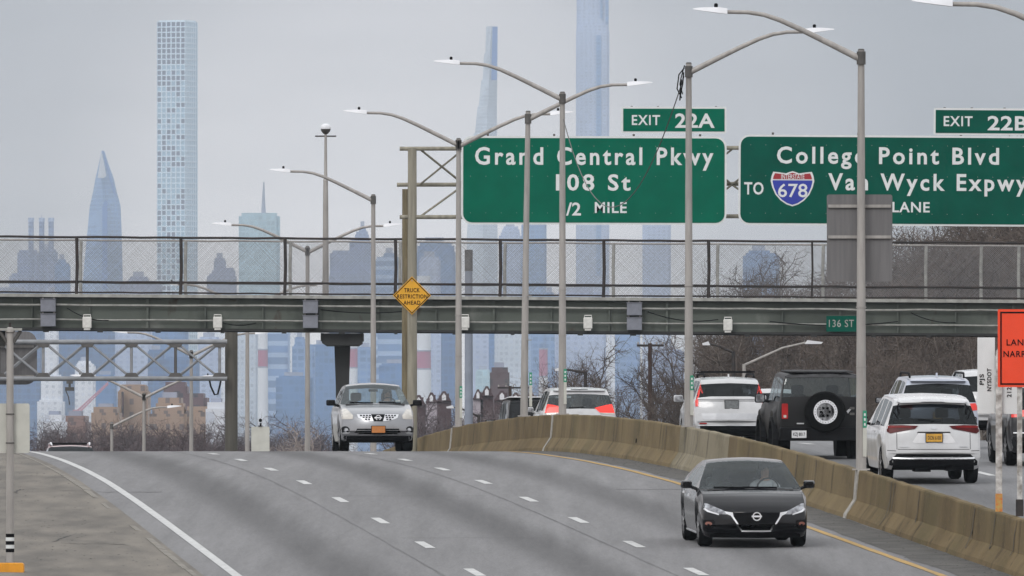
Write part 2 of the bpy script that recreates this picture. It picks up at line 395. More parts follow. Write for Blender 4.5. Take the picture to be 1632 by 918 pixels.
# loose grit: small stones strewn on the verge and in the gutter at the foot of the barrier
def stones(name, n, o0, o1, D0, D1, zf, seed, mat, rmin=.012, rmax=.04, pw=1.0):
    r_ = random.Random(seed); mb = MB()
    for _ in range(n):
        D = D0+(D1-D0)*r_.random(); o = o0+(o1-o0)*r_.random()**pw; c_ = Vector((xline(D)+o, D, zf(D, o))); q = rmin+(rmax-rmin)*r_.random()**3
        vs = [c_+Vector((q*math.cos(a_)*(.7+.6*r_.random()), q*math.sin(a_)*(.7+.6*r_.random()), 0)) for a_ in (0, 1.26, 2.5, 3.77, 5.0)]+[c_+Vector((0, 0, q*(.15+.2*r_.random())))]
        mb.add(vs, [(i, (i+1) % 5, 5) for i in range(5)])
    return tag(mb.build(name, mat), kind='stuff')
M['grit'] = simple('grey_grit', (.20, .18, .15), .95, 0, .7, 2)
M['dark_grit'] = simple('dark_grit', (.06, .055, .05), .95, 0, .5, 2)
stones('verge_gravel', 2600, -4.9, -9.5, 204, 300, lambda D, o: zv(D, o)+.002, 5, M['grit'], .008, .026)
stones('verge_dirt', 1500, -4.9, -9.5, 204, 300, lambda D, o: zv(D, o)+.002, 6, M['dark_grit'], .008, .03)
stones('gutter_gravel', 2200, 8.62, 7.7, 190, 300, lambda D, o: zroad(D)+.006, 8, M['grit'], .008, .022, 1.8)
stones('gutter_dirt', 1600, 8.62, 7.7, 190, 300, lambda D, o: zroad(D)+.006, 9, M['dark_grit'], .008, .028, 1.8)

# ------------------------------------------------------------------ the ground: one sheet out to the horizon, with the wooded bank on the outbound side
def sstep(a, b, x):
    t = min(1, max(0, (x-a)/(b-a))); return t*t*(3-2*t)
def zground(x, y):
    o = x-xline(min(y, 640))
    zr_ = zroad(min(y, 900))
    base = zr_-0.35 if y < 640 else zr_-.35-2*sstep(640, 900, y)
    far = -12.5-.3*sstep(1000, 6000, y)
    z = base*(1-sstep(640, 1000, y))+far*sstep(640, 1000, y)
    if o < -40: z -= 4*sstep(-40, -90, o)*(1-sstep(600, 900, y))
    # bank beside the outbound road, growing beyond the footbridge
    bank = sstep(26, 38, o)*sstep(420, 470, y)*(1-sstep(800, 1100, y))
    z += bank*(1.5+7.5*sstep(28, 52, o))
    if y < 420: z += sstep(27, 33, o)*2.0
    return z+(.4*pnoise(Vector((x*.05, y*.02, 1))) if o > 26 else 0)
ys = [-300,-100,0]+[20+12*i for i in range(90)]+[1120,1200,1300,1500,1800,2200,2800,3600,4600,6000,7500,9000,11000,13500,15500]
xs = [-4000,-2500,-1500,-900,-500,-300,-200,-150,-110]+[-90+3*i for i in range(70)]+[130,160,200,260,340,450,650,1000,1600,2600,4000]
v = [(x, y, zground(x, y)) for y in ys for x in xs]; nx = len(xs)
f = [(j*nx+i, j*nx+i+1, (j+1)*nx+i+1, (j+1)*nx+i) for j in range(len(ys)-1) for i in range(nx-1)]
me = bpy.data.meshes.new('ground'); me.from_pydata(v, [], f)
S(link_mesh('ground', me, M['wood_floor'], smooth=True))

# ------------------------------------------------------------------ haze
hm = bpy.data.materials.new('pale_haze'); hm.use_nodes = True
t = hm.node_tree; t.nodes.clear(); ho = N(t, 'ShaderNodeOutputMaterial'); pv = N(t, 'ShaderNodeVolumePrincipled')
pv.inputs['Density'].default_value = HAZE_DENSITY; pv.inputs['Color'].default_value = (*HAZE_COLOR, 1); pv.inputs['Anisotropy'].default_value = 0.0
L(t, pv.outputs[0], ho.inputs['Volume'])
h = MB().box(-4200, 4200, -500, 16000, -20, 620).build('haze', hm)
tag(h, kind='stuff')

# ------------------------------------------------------------------ concrete median barrier, one object per cast segment
def concrete(name, c, stain, moss):
    m, t, b = mat_base(name)
    tcn = N(t, 'ShaderNodeTexCoord')
    def noise(scale, sc3, det=6):
        mpn = N(t, 'ShaderNodeMapping'); mpn.inputs['Scale'].default_value = sc3; L(t, tcn.outputs['Object'], mpn.inputs[0])
        q = N(t, 'ShaderNodeTexNoise'); q.inputs['Scale'].default_value = scale; q.inputs['Detail'].default_value = det; L(t, mpn.outputs[0], q.inputs['Vector']); return q.outputs[0]
    def mixc(fac, a, bb, lo, hi):
        r = N(t, 'ShaderNodeMapRange'); r.inputs['From Min'].default_value = lo; r.inputs['From Max'].default_value = hi; L(t, fac, r.inputs[0])
        x = N(t, 'ShaderNodeMix', data_type='RGBA'); L(t, r.outputs[0], x.inputs['Factor'])
        for s_, vv in (('A', a), ('B', bb)):
            if isinstance(vv, tuple): x.inputs[s_].default_value = (*vv, 1)
            else: L(t, vv, x.inputs[s_])
        return x.outputs['Result']
    k = mixc(noise(.6, (1, 1, 1)), c, stain, .35, .68)
    k = mixc(noise(.7, (1, .5, .25), 4), k, moss, .48, .85)             # streaks running down
    k = mixc(noise(.8, (1, 1, .6), 8), k, tuple(x*1.0 for x in (c[0]*1.12, c[1]*1.14, c[2]*1.22)), .58, .75)
    k = mixc(noise(1.6, (1, .9, .10), 6), k, tuple(x*.55 for x in stain), .60, .74)
    k = mixc(noise(14, (1, 1, 1), 8), k, tuple(x*1.15 for x in c), .55, .85)
    k = mixc(noise(5, (1, .6, .3), 8), k, tuple(x*.45 for x in stain), .62, .8)
    L(t, k, b.inputs['Base Color']); b.inputs['Roughness'].default_value = .92; b.inputs['Specular IOR Level'].default_value = .2
    bp = N(t, 'ShaderNodeBump'); bp.inputs['Strength'].default_value = .5; bp.inputs['Distance'].default_value = .012
    L(t, noise(22, (1, 1, 1), 8), bp.inputs['Height']); L(t, bp.outputs[0], b.inputs['Normal'])
    return m
M['conc_brown'] = concrete('brown_stained_concrete', (0.168, 0.122, 0.060), (0.098, 0.070, 0.033), (0.080, 0.070, 0.030))
M['conc_light'] = concrete('pale_concrete', (0.25, 0.218, 0.155), (0.17, 0.145, 0.095), (0.13, 0.115, 0.07))
M['conc_old'] = concrete('olive_concrete', (0.182, 0.136, 0.069), (0.112, 0.083, 0.042), (0.09, 0.079, 0.034))
M['mortar'] = simple('pale_joint_mortar', (0.40, 0.38, 0.345), .9, 0, .4, 8)
JPROF = [(8.66,0),(8.68,.08),(8.85,.33),(8.90,.86),(8.915,.885),(9.03,.885),(9.045,.86),(9.10,.40),(9.30,.2),(9.32,0)]
def barrier(D0, D1, mat, label, dark_joint=False):
    t_ = thing('concrete_barrier', label, 'barrier', onroad(9, D0), group='median barrier segments')
    org = onroad(9, D0); v = []; n = max(2, int((D1-D0)/.8)); k = len(JPROF)
    for i in range(n+1):
        D = D0+.02+(D1-D0-.04)*i/n
        for (o, z) in JPROF:
            wob = .018*pnoise(Vector((D*.6, z*2, o)))+(.02*pnoise(Vector((D*2.1, 5, o))) if z > .8 else 0)
            v.append(onroad(o+wob*.5, D, z+wob*.8)-org)
    f = [(i*k+j, i*k+j+1, (i+1)*k+j+1, (i+1)*k+j) for i in range(n) for j in range(k-1)]
    f += [tuple(range(k)), tuple(n*k+j for j in reversed(range(k)))]
    mb = MB().add(v, f); mb.build('wall', mat, t_)
    return t_, org
def joint(t_, org, D, wd, mat):
    k = len(JPROF); v = []
    rn = random.Random(int(D*10))
    for i, d in enumerate((D-wd/2, D+wd/2)):
        for (o, z) in JPROF: v.append(onroad(o+(.018 if o > 9 else -.018), d+(rn.random()-.5)*.12, z+(.012 if z > .1 else 0))-org)
    f = [(j, j+1, k+j+1, k+j) for j in range(k-1)]+[tuple(range(k)), tuple(k+j for j in reversed(range(k)))]
    MB().add(v, f).build('joint_mortar', mat, t_)
segs = [(150, 191.5, 'conc_brown', 'brown stained concrete barrier segment under the orange work sign'),
        (191.5, 232.4, 'conc_brown', 'long brown barrier segment carrying the lamp post with the bare sign back'),
        (232.4, 258.7, 'conc_old', 'chipped olive barrier segment behind the black sedan'),
        (258.7, 270.2, 'conc_light', 'pale clean concrete barrier segment at the foot of a lamp post'),
        (270.2, 305.4, 'conc_old', 'mossy barrier segment with one dark drain mark in front of the white minivan'),
        (305.4, 315.3, 'conc_brown', 'short barrier segment between two close lamp posts on the crest'),
        (315.3, 340.8, 'conc_brown', 'barrier segment in front of the black boxy vehicle'),
        (340.8, 362, 'conc_old', 'barrier segment sloping down beside the silver crossover'),
        (362, 420, 'conc_old', 'barrier segment hidden beyond the road crest under the footbridge')]
for D0, D1, mt, lb in segs:
    t_, org = barrier(D0, D1, M[mt], lb)
    if D0 == 232.4: joint(t_, org, 232.75, .42, M['mortar'])
    if D0 in (305.4, 340.8): joint(t_, org, D0+.2, .35, M['mortar'])
    if D0 == 270.2:
        d = 281.0; mb = MB(); mb.lathe([(.001, -.02), (.05, -.02), (.05, .02), (.001, .02)], 10, (0, 0, 0), 'x')
        mb.build('drain_hole', M['black'], t_, loc=onroad(8.86, d, .42)-org)
    # hairline cracks down the face
    rn = random.Random(int(D0)); mb = MB()
    for q in range(int((D1-D0)/5)):
        d = D0+1.5+rn.random()*(D1-D0-3); vs = []
        for i in range(6):
            z = .86-.8*i/5*(.6+.4*rn.random()); d += (rn.random()-.4)*.15
            o = 8.85+(8.9-8.85)*max(0, (z-.33))/.53 if z > .33 else 8.68+.17*max(0, (z-.08))/.25
            wd = .012+.02*rn.random()
            vs += [onroad(o-.012, d-wd, z)-org, onroad(o-.012, d+wd*1.5, z)-org]
        mb.add(vs, [(2*i, 2*i+1, 2*i+3, 2*i+2) for i in range(5)])
    if mb.v: mb.build('cracks', M['tar'], t_)
def rusty_paint(name, c, rust, pale):
    m, t, b = mat_base(name); tcn = N(t, 'ShaderNodeTexCoord')
    def noise(scale, sc3, det=6):
        mpn = N(t, 'ShaderNodeMapping'); mpn.inputs['Scale'].default_value = sc3; L(t, tcn.outputs['Object'], mpn.inputs[0])
        q = N(t, 'ShaderNodeTexNoise'); q.inputs['Scale'].default_value = scale; q.inputs['Detail'].default_value = det; L(t, mpn.outputs[0], q.inputs['Vector']); return q.outputs[0]
    k = None
    for fac, col2, lo, hi in ((noise(.35, (1, 1, 1)), tuple(x*.62 for x in c), .35, .7), (noise(1.3, (1, 1, .35), 8), tuple(x*.45 for x in c), .55, .8), (noise(1.1, (1, 1, .8), 9), pale, .60, .78), (noise(.9, (1.3, 1, .7), 10), rust, .63, .72)):
        r = N(t, 'ShaderNodeMapRange'); r.inputs['From Min'].default_value = lo; r.inputs['From Max'].default_value = hi; L(t, fac, r.inputs[0])
        x = N(t, 'ShaderNodeMix', data_type='RGBA'); L(t, r.outputs[0], x.inputs['Factor']); x.inputs['B'].default_value = (*col2, 1)
        if k is None: x.inputs['A'].default_value = (*c, 1)
        else: L(t, k, x.inputs['A'])
        k = x.outputs['Result']
    L(t, k, b.inputs['Base Color']); b.inputs['Roughness'].default_value = .75; b.inputs['Specular IOR Level'].default_value = .2
    return m
M['girder'] = rusty_paint('weathered_green_girder_paint', (0.104, 0.118, 0.103), (.05, .03, .02), (.19, .195, .18))
# ------------------------------------------------------------------ footbridge over the road
BD = 393.0; kb = BD/F
bridge = thing('footbridge', 'long grey green steel footbridge with chain link sides crossing the whole road', 'footbridge', (0, BD, 0), (0, R(0.36), 0))
BX0, BX1 = -34.0, 44.0; BW = 3.4
ZB, ZW0, ZW1, ZT = 4.33, 4.37, 5.30, 5.42          # bottom flange, web, deck edge (local heights above the eye)
mb = MB(); mb.box(BX0, BX1, .16, .20, ZW0, ZW1); mb.build('girder', M['girder'], bridge)
mb = MB(); mb.box(BX0, BX1, BW-.2, BW-.16, ZW0, ZW1); mb.build('girder', M['girder'], bridge)
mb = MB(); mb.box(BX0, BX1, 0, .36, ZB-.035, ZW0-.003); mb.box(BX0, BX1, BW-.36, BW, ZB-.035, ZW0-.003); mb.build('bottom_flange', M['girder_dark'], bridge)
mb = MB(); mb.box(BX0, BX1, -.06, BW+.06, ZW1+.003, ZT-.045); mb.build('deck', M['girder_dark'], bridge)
mb = MB(); mb.box(BX0, BX1, -.1, -.063, ZW1+.02, ZT); mb.box(BX0, BX1, BW+.063, BW+.1, ZW1+.02, ZT); mb.build('deck_edge', M['pale_pipe'], bridge)
x = -33.0; i = 0
while x < 43:
    wv = .02 if i % 3 else .035
    if -19 < x < 21: MB().box(x-wv, x+wv, .05, .157, ZW0+.003, ZW1-.003).build('stiffener', M['girder'], bridge)
    x += 1.8; i += 1
rn = random.Random(11)
def wavy(z, y, r, amp):
    pts = []; x = BX0
    while x < BX1: pts.append((x, y, z+amp*(rn.random()-.5))); x += .9
    return MB().tube(pts, r, 6)
wavy(5.085, .02, .032, .03).build('conduit', M['pale_pipe'], bridge, True)
wavy(4.62, .03, .026, .02).build('conduit', M['pale_pipe'], bridge, True)
# drooping cables between the cabinets
mb = MB()
for xa, xb, za, zb, sg in ((-13.9, -12.6, 4.98, 4.6, .12), (-6, -3, 4.98, 4.99, .1), (4.2, 6.4, 4.98, 4.75, .15), (8, 12, 4.7, 4.72, .12), (-9.2, -8, 4.6, 4.55, .1), (12.4, 13.8, 5.0, 4.7, .1)):
    mb.tube([(xa+(xb-xa)*q/8, -.01, za+(zb-za)*q/8-sg*4*(q/8)*(1-q/8)) for q in range(9)], .016, 5)
mb.build('cable', M['black'], bridge, True)
# rust stains are on the web itself; bolt rows along the splice
mb = MB()
for q in range(40):
    xx = -31+q*1.83+(rn.random()-.5)*.4; mb.cbox((xx, .02, ZB-.07), (.1+.1*rn.random(), .12, .07))
mb.build('drip_bracket', M['girder_dark'], bridge)
# chain link: crossing wires in a plane, one sheet each side
def chain(x0, x1, z0, z1, y, pitch, w_):
    mb = MB(); hgt = z1-z0; n = int((x1-x0+hgt)/pitch)
    for s_ in (1, -1):
        for q in range(n):
            q += .5*(rn.random()-.5)
            xa = x0-hgt+q*pitch if s_ > 0 else x0+q*pitch
            a_, b_ = (xa, z0), (xa+s_*hgt, z1)
            def clip(p, q_):
                (px, pz), (qx, qz) = p, q_
                if px < x0: tt = (x0-px)/(qx-px); pz = pz+(qz-pz)*tt; px = x0
                if px > x1: tt = (x1-px)/(qx-px); pz = pz+(qz-pz)*tt; px = x1
                return px, pz
            if max(a_[0], b_[0]) <= x0+.01 or min(a_[0], b_[0]) >= x1-.01: continue
            a2 = clip(a_, b_); b2 = clip(b_, a_)
            yy = y+s_*.003
            mb.add([(a2[0]-w_/2, yy, a2[1]), (a2[0]+w_/2, yy, a2[1]), (b2[0]+w_/2, yy, b2[1]), (b2[0]-w_/2, yy, b2[1]),
                    (a2[0], yy+w_*.5, a2[1]), (b2[0], yy+w_*.5, b2[1])], [(0,1,2,3), (1,4,5,2), (4,0,3,5)])
    return mb
FX0, FX1 = -20.0, 22.0
chain(FX0, FX1, ZT+.02, 7.17, 0.0, .062, .0066).build('chain_link_sheet', M['fence_wire'], bridge)
chain(FX0, FX1, ZT+.02, 7.17, BW, .062, .0066).build('chain_link_sheet', M['fence_wire'], bridge)
def rail(z, y, r, name, mat):
    MB().tube([(FX0+(FX1-FX0)*q/60, y, z+.02*(rn.random()-.5)) for q in range(61)], r, 8).build(name, mat, bridge, True)
rail(7.195, 0, .038, 'top_rail', M['rust']); rail(5.80, 0, .034, 'middle_rail', M['rust']); rail(5.47, 0, .028, 'bottom_rail', M['rust'])
rail(7.16, BW, .03, 'top_rail', M['galv']); rail(5.82, BW, .028, 'middle_rail', M['galv_dark'])
for px in (-211, -46, 120, 286, 452, 628, 795, 960, 1127, 1292):
    X = (px-816)*kb
    MB().tube([(X, .012, ZT-.02), (X+.02, .012, 6.3), (X, .012, 7.19)], .055 if px < 1200 else .035, 8).build('fence_post', M['rust'], bridge, True)
for px in (-42, 127, 294, 461, 636, 803, 976, 1142, 1310, 1474, 1562, 1622, 1690):
    X = (px-816)*(BD+BW)/F
    MB().tube([(X, BW-.01, ZT-.02), (X-.015, BW-.01, 6.4), (X, BW-.01, 7.17)], .055, 8).build('fence_post', M['pale_pipe'], bridge, True)
# pier on the median
pier = thing('bridge_pier', 'dark tapered steel pier with wide cap holding up the footbridge', 'bridge pier', (0, BD, 0))
zb_ = zroad(BD)
c = (544.5-816)*kb
mb = MB()
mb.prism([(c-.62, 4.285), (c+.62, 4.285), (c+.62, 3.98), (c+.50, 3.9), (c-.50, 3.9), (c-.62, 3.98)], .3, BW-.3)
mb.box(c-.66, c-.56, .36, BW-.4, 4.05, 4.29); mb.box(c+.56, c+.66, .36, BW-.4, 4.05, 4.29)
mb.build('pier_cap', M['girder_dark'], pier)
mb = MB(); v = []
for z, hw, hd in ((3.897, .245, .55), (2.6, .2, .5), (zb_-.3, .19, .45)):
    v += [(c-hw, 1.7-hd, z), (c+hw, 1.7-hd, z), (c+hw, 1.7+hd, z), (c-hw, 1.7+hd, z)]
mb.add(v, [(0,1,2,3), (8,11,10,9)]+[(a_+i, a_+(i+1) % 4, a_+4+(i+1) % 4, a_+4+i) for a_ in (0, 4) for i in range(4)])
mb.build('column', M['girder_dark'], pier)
# abutment far out on each side
for sx, lb in ((BX0-1.5, 'concrete abutment at the far end of the footbridge beyond the verge'), (BX1-.5, 'concrete abutment of the footbridge in the wooded bank')):
    ab = thing('bridge_abutment', lb, 'abutment', (sx, BD, 0)); zz = zground(sx, BD)-.5
    MB().box(-1.5, 1.5, -.4, BW+.4, zz, 4.2).build('wall', M['conc_light'], ab)
    MB().box(-1.7, 1.7, -.5, BW+.5, 4.203, 4.29).build('coping', M['conc_old'], ab)
# boxes and lights hung on the girder
def zbr(x): return -math.tan(R(.36))*x
for px, lb in ((77, 'pair of blue grey cabinets on the footbridge above the truss gantry'), (495, 'pair of blue grey cabinets on the footbridge above the silver crossover'), (1011, 'pair of blue grey cabinets on the footbridge behind the parkway sign poles')):
    X = (px-816)*kb
    t_ = thing('control_cabinet', lb, 'cabinet', (X, BD, zbr(X)), group='cabinets on the footbridge girder')
    for zz in (4.86, 4.40):
        cb = MB().box(-.235, .235, -.24, -.04, zz, zz+.385).build('box', M['boxgrey'], t_, bevel=.012)
        MB().box(-.25, .25, -.262, -.02, zz+.388, zz+.405).build('lid', M['boxgrey'], cb)
    MB().box(-.2, -.15, -.035, .13, 4.42, 5.42).box(.15, .2, -.035, .13, 4.42, 5.42).build('bracket', M['galv'], t_)
for px, py, lb in ((139, 513, 'white lamp box on the footbridge just beside the blue grey cabinets over the truss'), (347, 513, 'white lamp box on the footbridge over the gantry post'),
                   (741, 513, 'white lamp box on the footbridge beside the diamond sign post'), (937, 514, 'white lamp box on the footbridge above the white minivan'), (1160, 517, 'white lamp box on the footbridge above the white crossover')):
    p = P(px, py, BD)
    t_ = thing('lamp_box', lb, 'lamp', p, group='white lamp boxes on the footbridge')
    MB().box(-.14, .14, -.2, -.02, -.2, .16).build('housing', M['floodlight'], t_, bevel=.03)
    MB().tube([(-.11, -.12, .163), (-.11, -.12, .22), (.11, -.12, .22), (.11, -.12, .163)], .016, 6).build('handle', M['floodlight'], t_, True)
    MB().box(-.1, .1, -.18, -.04, -.26, -.203).build('lens', M['floodlight'], t_, bevel=.015)
    MB().box(-.03, .03, -.017, .15, .0, .06).build('bracket', M['galv'], t_)
o_ = P(1341, 516, BD-.06)
t_ = thing('street_name_sign', 'small green 136 ST sign fixed to the footbridge girder', 'sign', o_)
MB().box(-.47, .47, -.03, 0, -.245, .245).build('plate', M['green_dark'], t_)
put_text(t_, '136 ST', 1321, 1361, 11.5, 521, BD-.06, M['pale_pipe'], -.034, o_, .006, 1.1)
# dome camera pole rising from the footbridge
p0 = P(519, 472, BD+1.2)
t_ = thing('camera_mast', 'tall grey mast with white dome on top standing on the footbridge', 'camera mast', p0)
hh = (472-205)*kb
MB().tube([(0, 0, -.1), (0, 0, 2.9), (0, 0, 3.6)], [.105, .085, .075], 12).build('pole', M['galv'], t_, True)
MB().tube([(0, 0, 3.603), (0, 0, 3.72), (0, 0, hh-.16)], [.085, .055, .04], 10).build('upper_pole', M['galv'], t_, True)
MB().tube([(-.33, 0, hh-.22), (.33, 0, hh-.22)], .022, 6).build('crossbar', M['rust'], t_)
MB().lathe([(.001, -.16), (.06, -.155), (.13, -.08), (.155, -.01), (.16, 0)], 16, (0, 0, hh)).build('dome_skirt', M['galv_dark'], t_, True)
MB().lathe([(.16, .003), (.165, .05), (.13, .13), (.07, .165), (.001, .175)], 16, (0, 0, hh)).build('dome', M['white_metal'], t_, True)

# ------------------------------------------------------------------ street lamps along the median
def lamp(D, arms, label, hgt=7.75, o=8.97, plate=False, base_dz=.885, group='street lamps along the median', bend=0.0):
    b = onroad(o, D, base_dz)
    t_ = thing('street_lamp', label, 'street lamp', b, group=group)
    MB().tube([(bend, 0, 0), (bend*.6, 0, hgt*.5), (0, 0, hgt)], [.098, .08, .062], 14).build('pole', M['galv'], t_, True)
    MB().tube([(0, 0, hgt), (0, 0, hgt+.03)], [.068, .05], 12).build('cap', M['galv_dark'], t_)
    MB().box(bend-.16, bend+.16, -.13, .13, 0, .03).build('base_plate', M['galv'], t_)
    for s_ in arms:
        zo = hgt-.14-(0.03 if s_ > 0 else 0)
        arm = MB().tube([(s_*q, -.02, zo+z) for q, z in ((.05, 0), (.55, .25), (1.1, .52), (1.5, .70), (1.8, .80), (2.1, .845), (2.52, .85))],
                  [.062, .056, .05, .045, .041, .038, .035], 10).build('arm', M['galv'], t_, True)
        MB().tube([(0, -.02, zo-.12), (0, -.02, zo+.12)], .085, 12).build('collar', M['galv_dark'], arm, True)
        v = []; secs = [(2.47, .085, .065, .04), (2.62, .10, .072, .035), (2.85, .09, .055, .025), (3.0, .06, .034, .015), (3.1, .015, .012, .006)]
        for q, wy, zu, zd in secs:
            zz = zo+.85+(q-2.47)*.085
            v += [(s_*q, -.02-wy, zz-zd), (s_*q, -.02+wy, zz-zd), (s_*q, -.02+wy*.55, zz+zu), (s_*q, -.02-wy*.55, zz+zu)]
        f = [(0,1,2,3), tuple(len(v)-4+i for i in (3,2,1,0))]+[(4*i+j, 4*i+(j+1) % 4, 4*i+4+(j+1) % 4, 4*i+4+j) for i in range(len(secs)-1) for j in range(4)]
        hd = MB().add(v, f).build('lamp_head', M['white_metal'], t_)
        MB().lathe([(.035, 0), (.035, .075), (.02, .09), (.001, .092)], 10, (s_*2.68, -.02, zo+.85+.07)).build('photocell', M['black'], hd)
    if plate:
        MB().box(.03, .10, -.105, -.09, .25, .78).build('white_marker', M['cream'], t_)
        MB().box(.03, .10, -.106, -.09, .785, 1.10).build('green_marker', M['teal'], t_)
        mbp = MB()
        for q in range(3): mbp.box(.05, .08, -.112, -.1065, .82+.09*q, .87+.09*q)
        mbp.build('marker_digits', M['white_sheet'], t_)
        for zz in (1.9, 3.0): MB().tube([(0, 0, zz), (0, 0, zz+.02)], .1, 12).build('band', M['galv'], t_, True)
    return t_
lamp(194.6, (-1, 1), 'street lamp out of frame whose single arm and head show at the top right corner', plate=True, base_dz=.80)
lampA = lamp(232.8, (-1,), 'street lamp carrying the bare square sign back halfway up', plate=True)
lamp(269.0, (1,), 'street lamp with one arm and loose cable at its top beside the exit tab', plate=True)
lamp(303.6, (-1,), 'street lamp passing the white minivan with one long arm towards the sky gap', plate=True)
lamp(314.6, (1,), 'slightly leaning street lamp crossing the word Grand on the green sign', 7.6, plate=True, bend=-.1)
lamp(339.5, (-1, 1), 'two armed street lamp at the edge of the parkway sign', plate=True)
lamp(376, (-1,), 'one armed street lamp rising behind the silver crossover')
lamp(410, (-1, 1), 'two armed street lamp seen through the chain link of the footbridge')
lamp(447, (-1, 1), 'two armed street lamp whose head shows low in the footbridge fence')
lamp(488, (-1, 1), 'street lamp behind the truss gantry, next to its post')
lamp(529, (-1, 1), 'pale street lamp below the truss gantry with an arm over the red roofed car')
lamp(561, (1,), 'lowest street lamp, only its arm and white head above the far trees')
# bare sign back on the near lamp
p = P(1370, 379, 233.02)
t_ = thing('lamp_post_sign', 'bare grey back of a square sign strapped to the near lamp post', 'sign', p)
MB().prism(rrect(-.605, .605, -.81, .80, .04), 0, .012).build('plate', M['sign_back'], t_)
for zz in (.585, .015): MB().box(-.58, .58, -.05, -.003, zz-.028, zz+.028).build('brace', M['galv'], t_)
# loose cable hanging from one lamp top to the next
pa, pb = P(1090, 122, 268.8), P(898, 190, 303.3)
tag(MB().tube([pa+(pb-pa)*q/24+Vector((0, 0, -2.75*4*(q/24)*(1-q/24)*(1-.25*(1-q/24)))) for q in range(25)], .012, 5).build('hanging_cable', M['galv_dark'], None, True),
    'thin cable hanging in a loop across the parkway sign', 'cable')
t0 = P(1091, 104, 268.7)
tag(MB().tube([t0+Vector(q) for q in ((0,0,-.05),(-.12,0,-.2),(-.16,0,-.5),(-.06,0,-.7))], .014, 5).tube([t0+Vector(q) for q in ((0,0,0),(-.07,0,-.25),(-.1,0,-.4),(-.04,0,-.62))], .012, 5)
    .tube([t0+Vector(q) for q in ((-.02,0,-.15),(-.04,0,-.4),(-.1,0,-.75),(-.07,0,-.3))], .016, 5).build('cable_loop', M['black'], None, True),
    'tangle of loose wires at the top of the lamp beside exit 22A', 'cable')

# ------------------------------------------------------------------ overhead sign gantry on the outbound side
GD = 352.0; kg = GD/F
g0 = Vector(((657-816)*kg, GD, zroad(GD)))
gan = thing('sign_gantry', 'tubular sign gantry carrying the two big green signs', 'gantry', g0)
def gl(px, py, dy=0): q = P(px, py, GD); return Vector((q.x, GD+dy, q.z))-g0
MB().tube([(0, 0, -.3), (0, 0, gl(657, 236).z)], [.145, .125], 14).build('post', M['post_olive'], gan, True)
MB().tube([(gl(646, 0).x, 1.1, -.3), (gl(646, 0).x, 1.1, gl(646, 300).z)], [.12, .10], 12).build('post', M['wood_post'], gan, True)
XR = 30.0
for py, dy, px in ((237, 0, 637), (293, 1.1, 632), (346, 0, 637)):
    a_ = gl(px, py, dy); MB().tube([a_, (XR, a_.y, a_.z+.08)], .058, 10).build('chord', M['post_olive'], gan, True)
zt, zm, zl_ = gl(0, 237).z, gl(0, 293).z, gl(0, 346).z
x = .2; i = 0
while x < XR-1.3:
    if i % 2 == 0:
        MB().tube([(x, .02, zt), (x+1.25, 1.08, zm)], .032, 7).build('brace', M['post_olive'], gan, True)
        MB().tube([(x, 1.08, zm), (x+1.25, .02, zt)], .028, 7).build('brace', M['post_olive'], gan, True)
    else:
        MB().tube([(x, 1.08, zm), (x+1.25, .02, zt)], .032, 7).build('brace', M['post_olive'], gan, True)
    MB().tube([(x+(1.25 if i % 2 else 0), .02, zl_), (x+(0 if i % 2 else 1.25), 1.08, zm)], .03, 7).build('brace', M['post_olive'], gan, True)
    x += 1.25; i += 1
MB().tube([(XR, 0, -3), (XR, 0, zt)], .14, 12).build('post', M['post_olive'], gan, True)
def big_sign(name, label, x0, x1, y0, y1, rad, tab, lines, tilt=0.0, green='green_sign'):
    D = GD-.35; k = D/F; c = P((x0+x1)/2, (y0+y1)/2, D)
    t_ = thing(name, label, 'sign', c, (0, tilt, 0))
    W2, H2 = (x1-x0)/2*k, (y1-y0)/2*k
    MB().prism(rrect(-W2, W2, -H2, H2, rad*k), 0, .03).build('border', M['white_sheet'], t_)
    bw = 3.2*k
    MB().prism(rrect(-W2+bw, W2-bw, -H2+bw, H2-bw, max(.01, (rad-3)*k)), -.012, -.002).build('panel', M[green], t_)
    # little rivets in rows
    mb = MB()
    if y1-y0 > 100:
        for r_ in (.86, .1, -.82):
            n = int((x1-x0)/24)
            for q in range(n): mb.cbox((-W2*.93+q*(1.86*W2)/(n-1), -.014, r_*H2*.9), (.016, .006, .016))
        mb.build('rivets', M['galv'], t_)
    for body, a_, b_, cap, base, bold, spc in lines:
        put_text(t_, body, a_, b_, cap, base, D, M['white_sheet'], -.018, c, bold, spc)
    for q in (-.8, -.3, .3, .8): MB().box(q*W2-.03, q*W2+.03, .033, .29, -H2*.9, H2*1.05).build('hanger', M['galv_dark'], t_)
    return t_, c, D
s1, c1, SD = big_sign('highway_sign', 'large green sign reading Grand Central Pkwy 108 St half mile', 735, 1158, 217, 358, 17, False,
    [('Grand Central Pkwy', 757, 1137, 27, 262, .022, 1.28), ('108 St', 886, 1005, 25, 303, .022, 1.25), ('1/2', 893, 926, 20, 343, .018, 1.0), ('MILE', 948, 999, 17, 339, .018, 1.1)], R(.12))
big_sign('exit_tab', 'green EXIT 22A tab above the parkway sign', 990, 1158, 170, 212.5, 3, True,
    [('EXIT', 1007, 1052, 15.5, 199, .018, 1.15), ('22A', 1076, 1139, 22, 203, .022, 1.05)], R(.12))
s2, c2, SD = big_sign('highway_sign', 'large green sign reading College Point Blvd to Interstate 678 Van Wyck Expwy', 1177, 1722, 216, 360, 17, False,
    [('College Point Blvd', 1238, 1592, 26, 261, .022, 1.28), ('TO', 1186, 1217, 19, 311, .02, 1.1), ('Van Wyck Expwy', 1320, 1637, 26, 303, .022, 1.28), ('RIGHT LANE', 1340, 1482, 16, 338, .018, 1.1)], R(.36), 'green_dark')
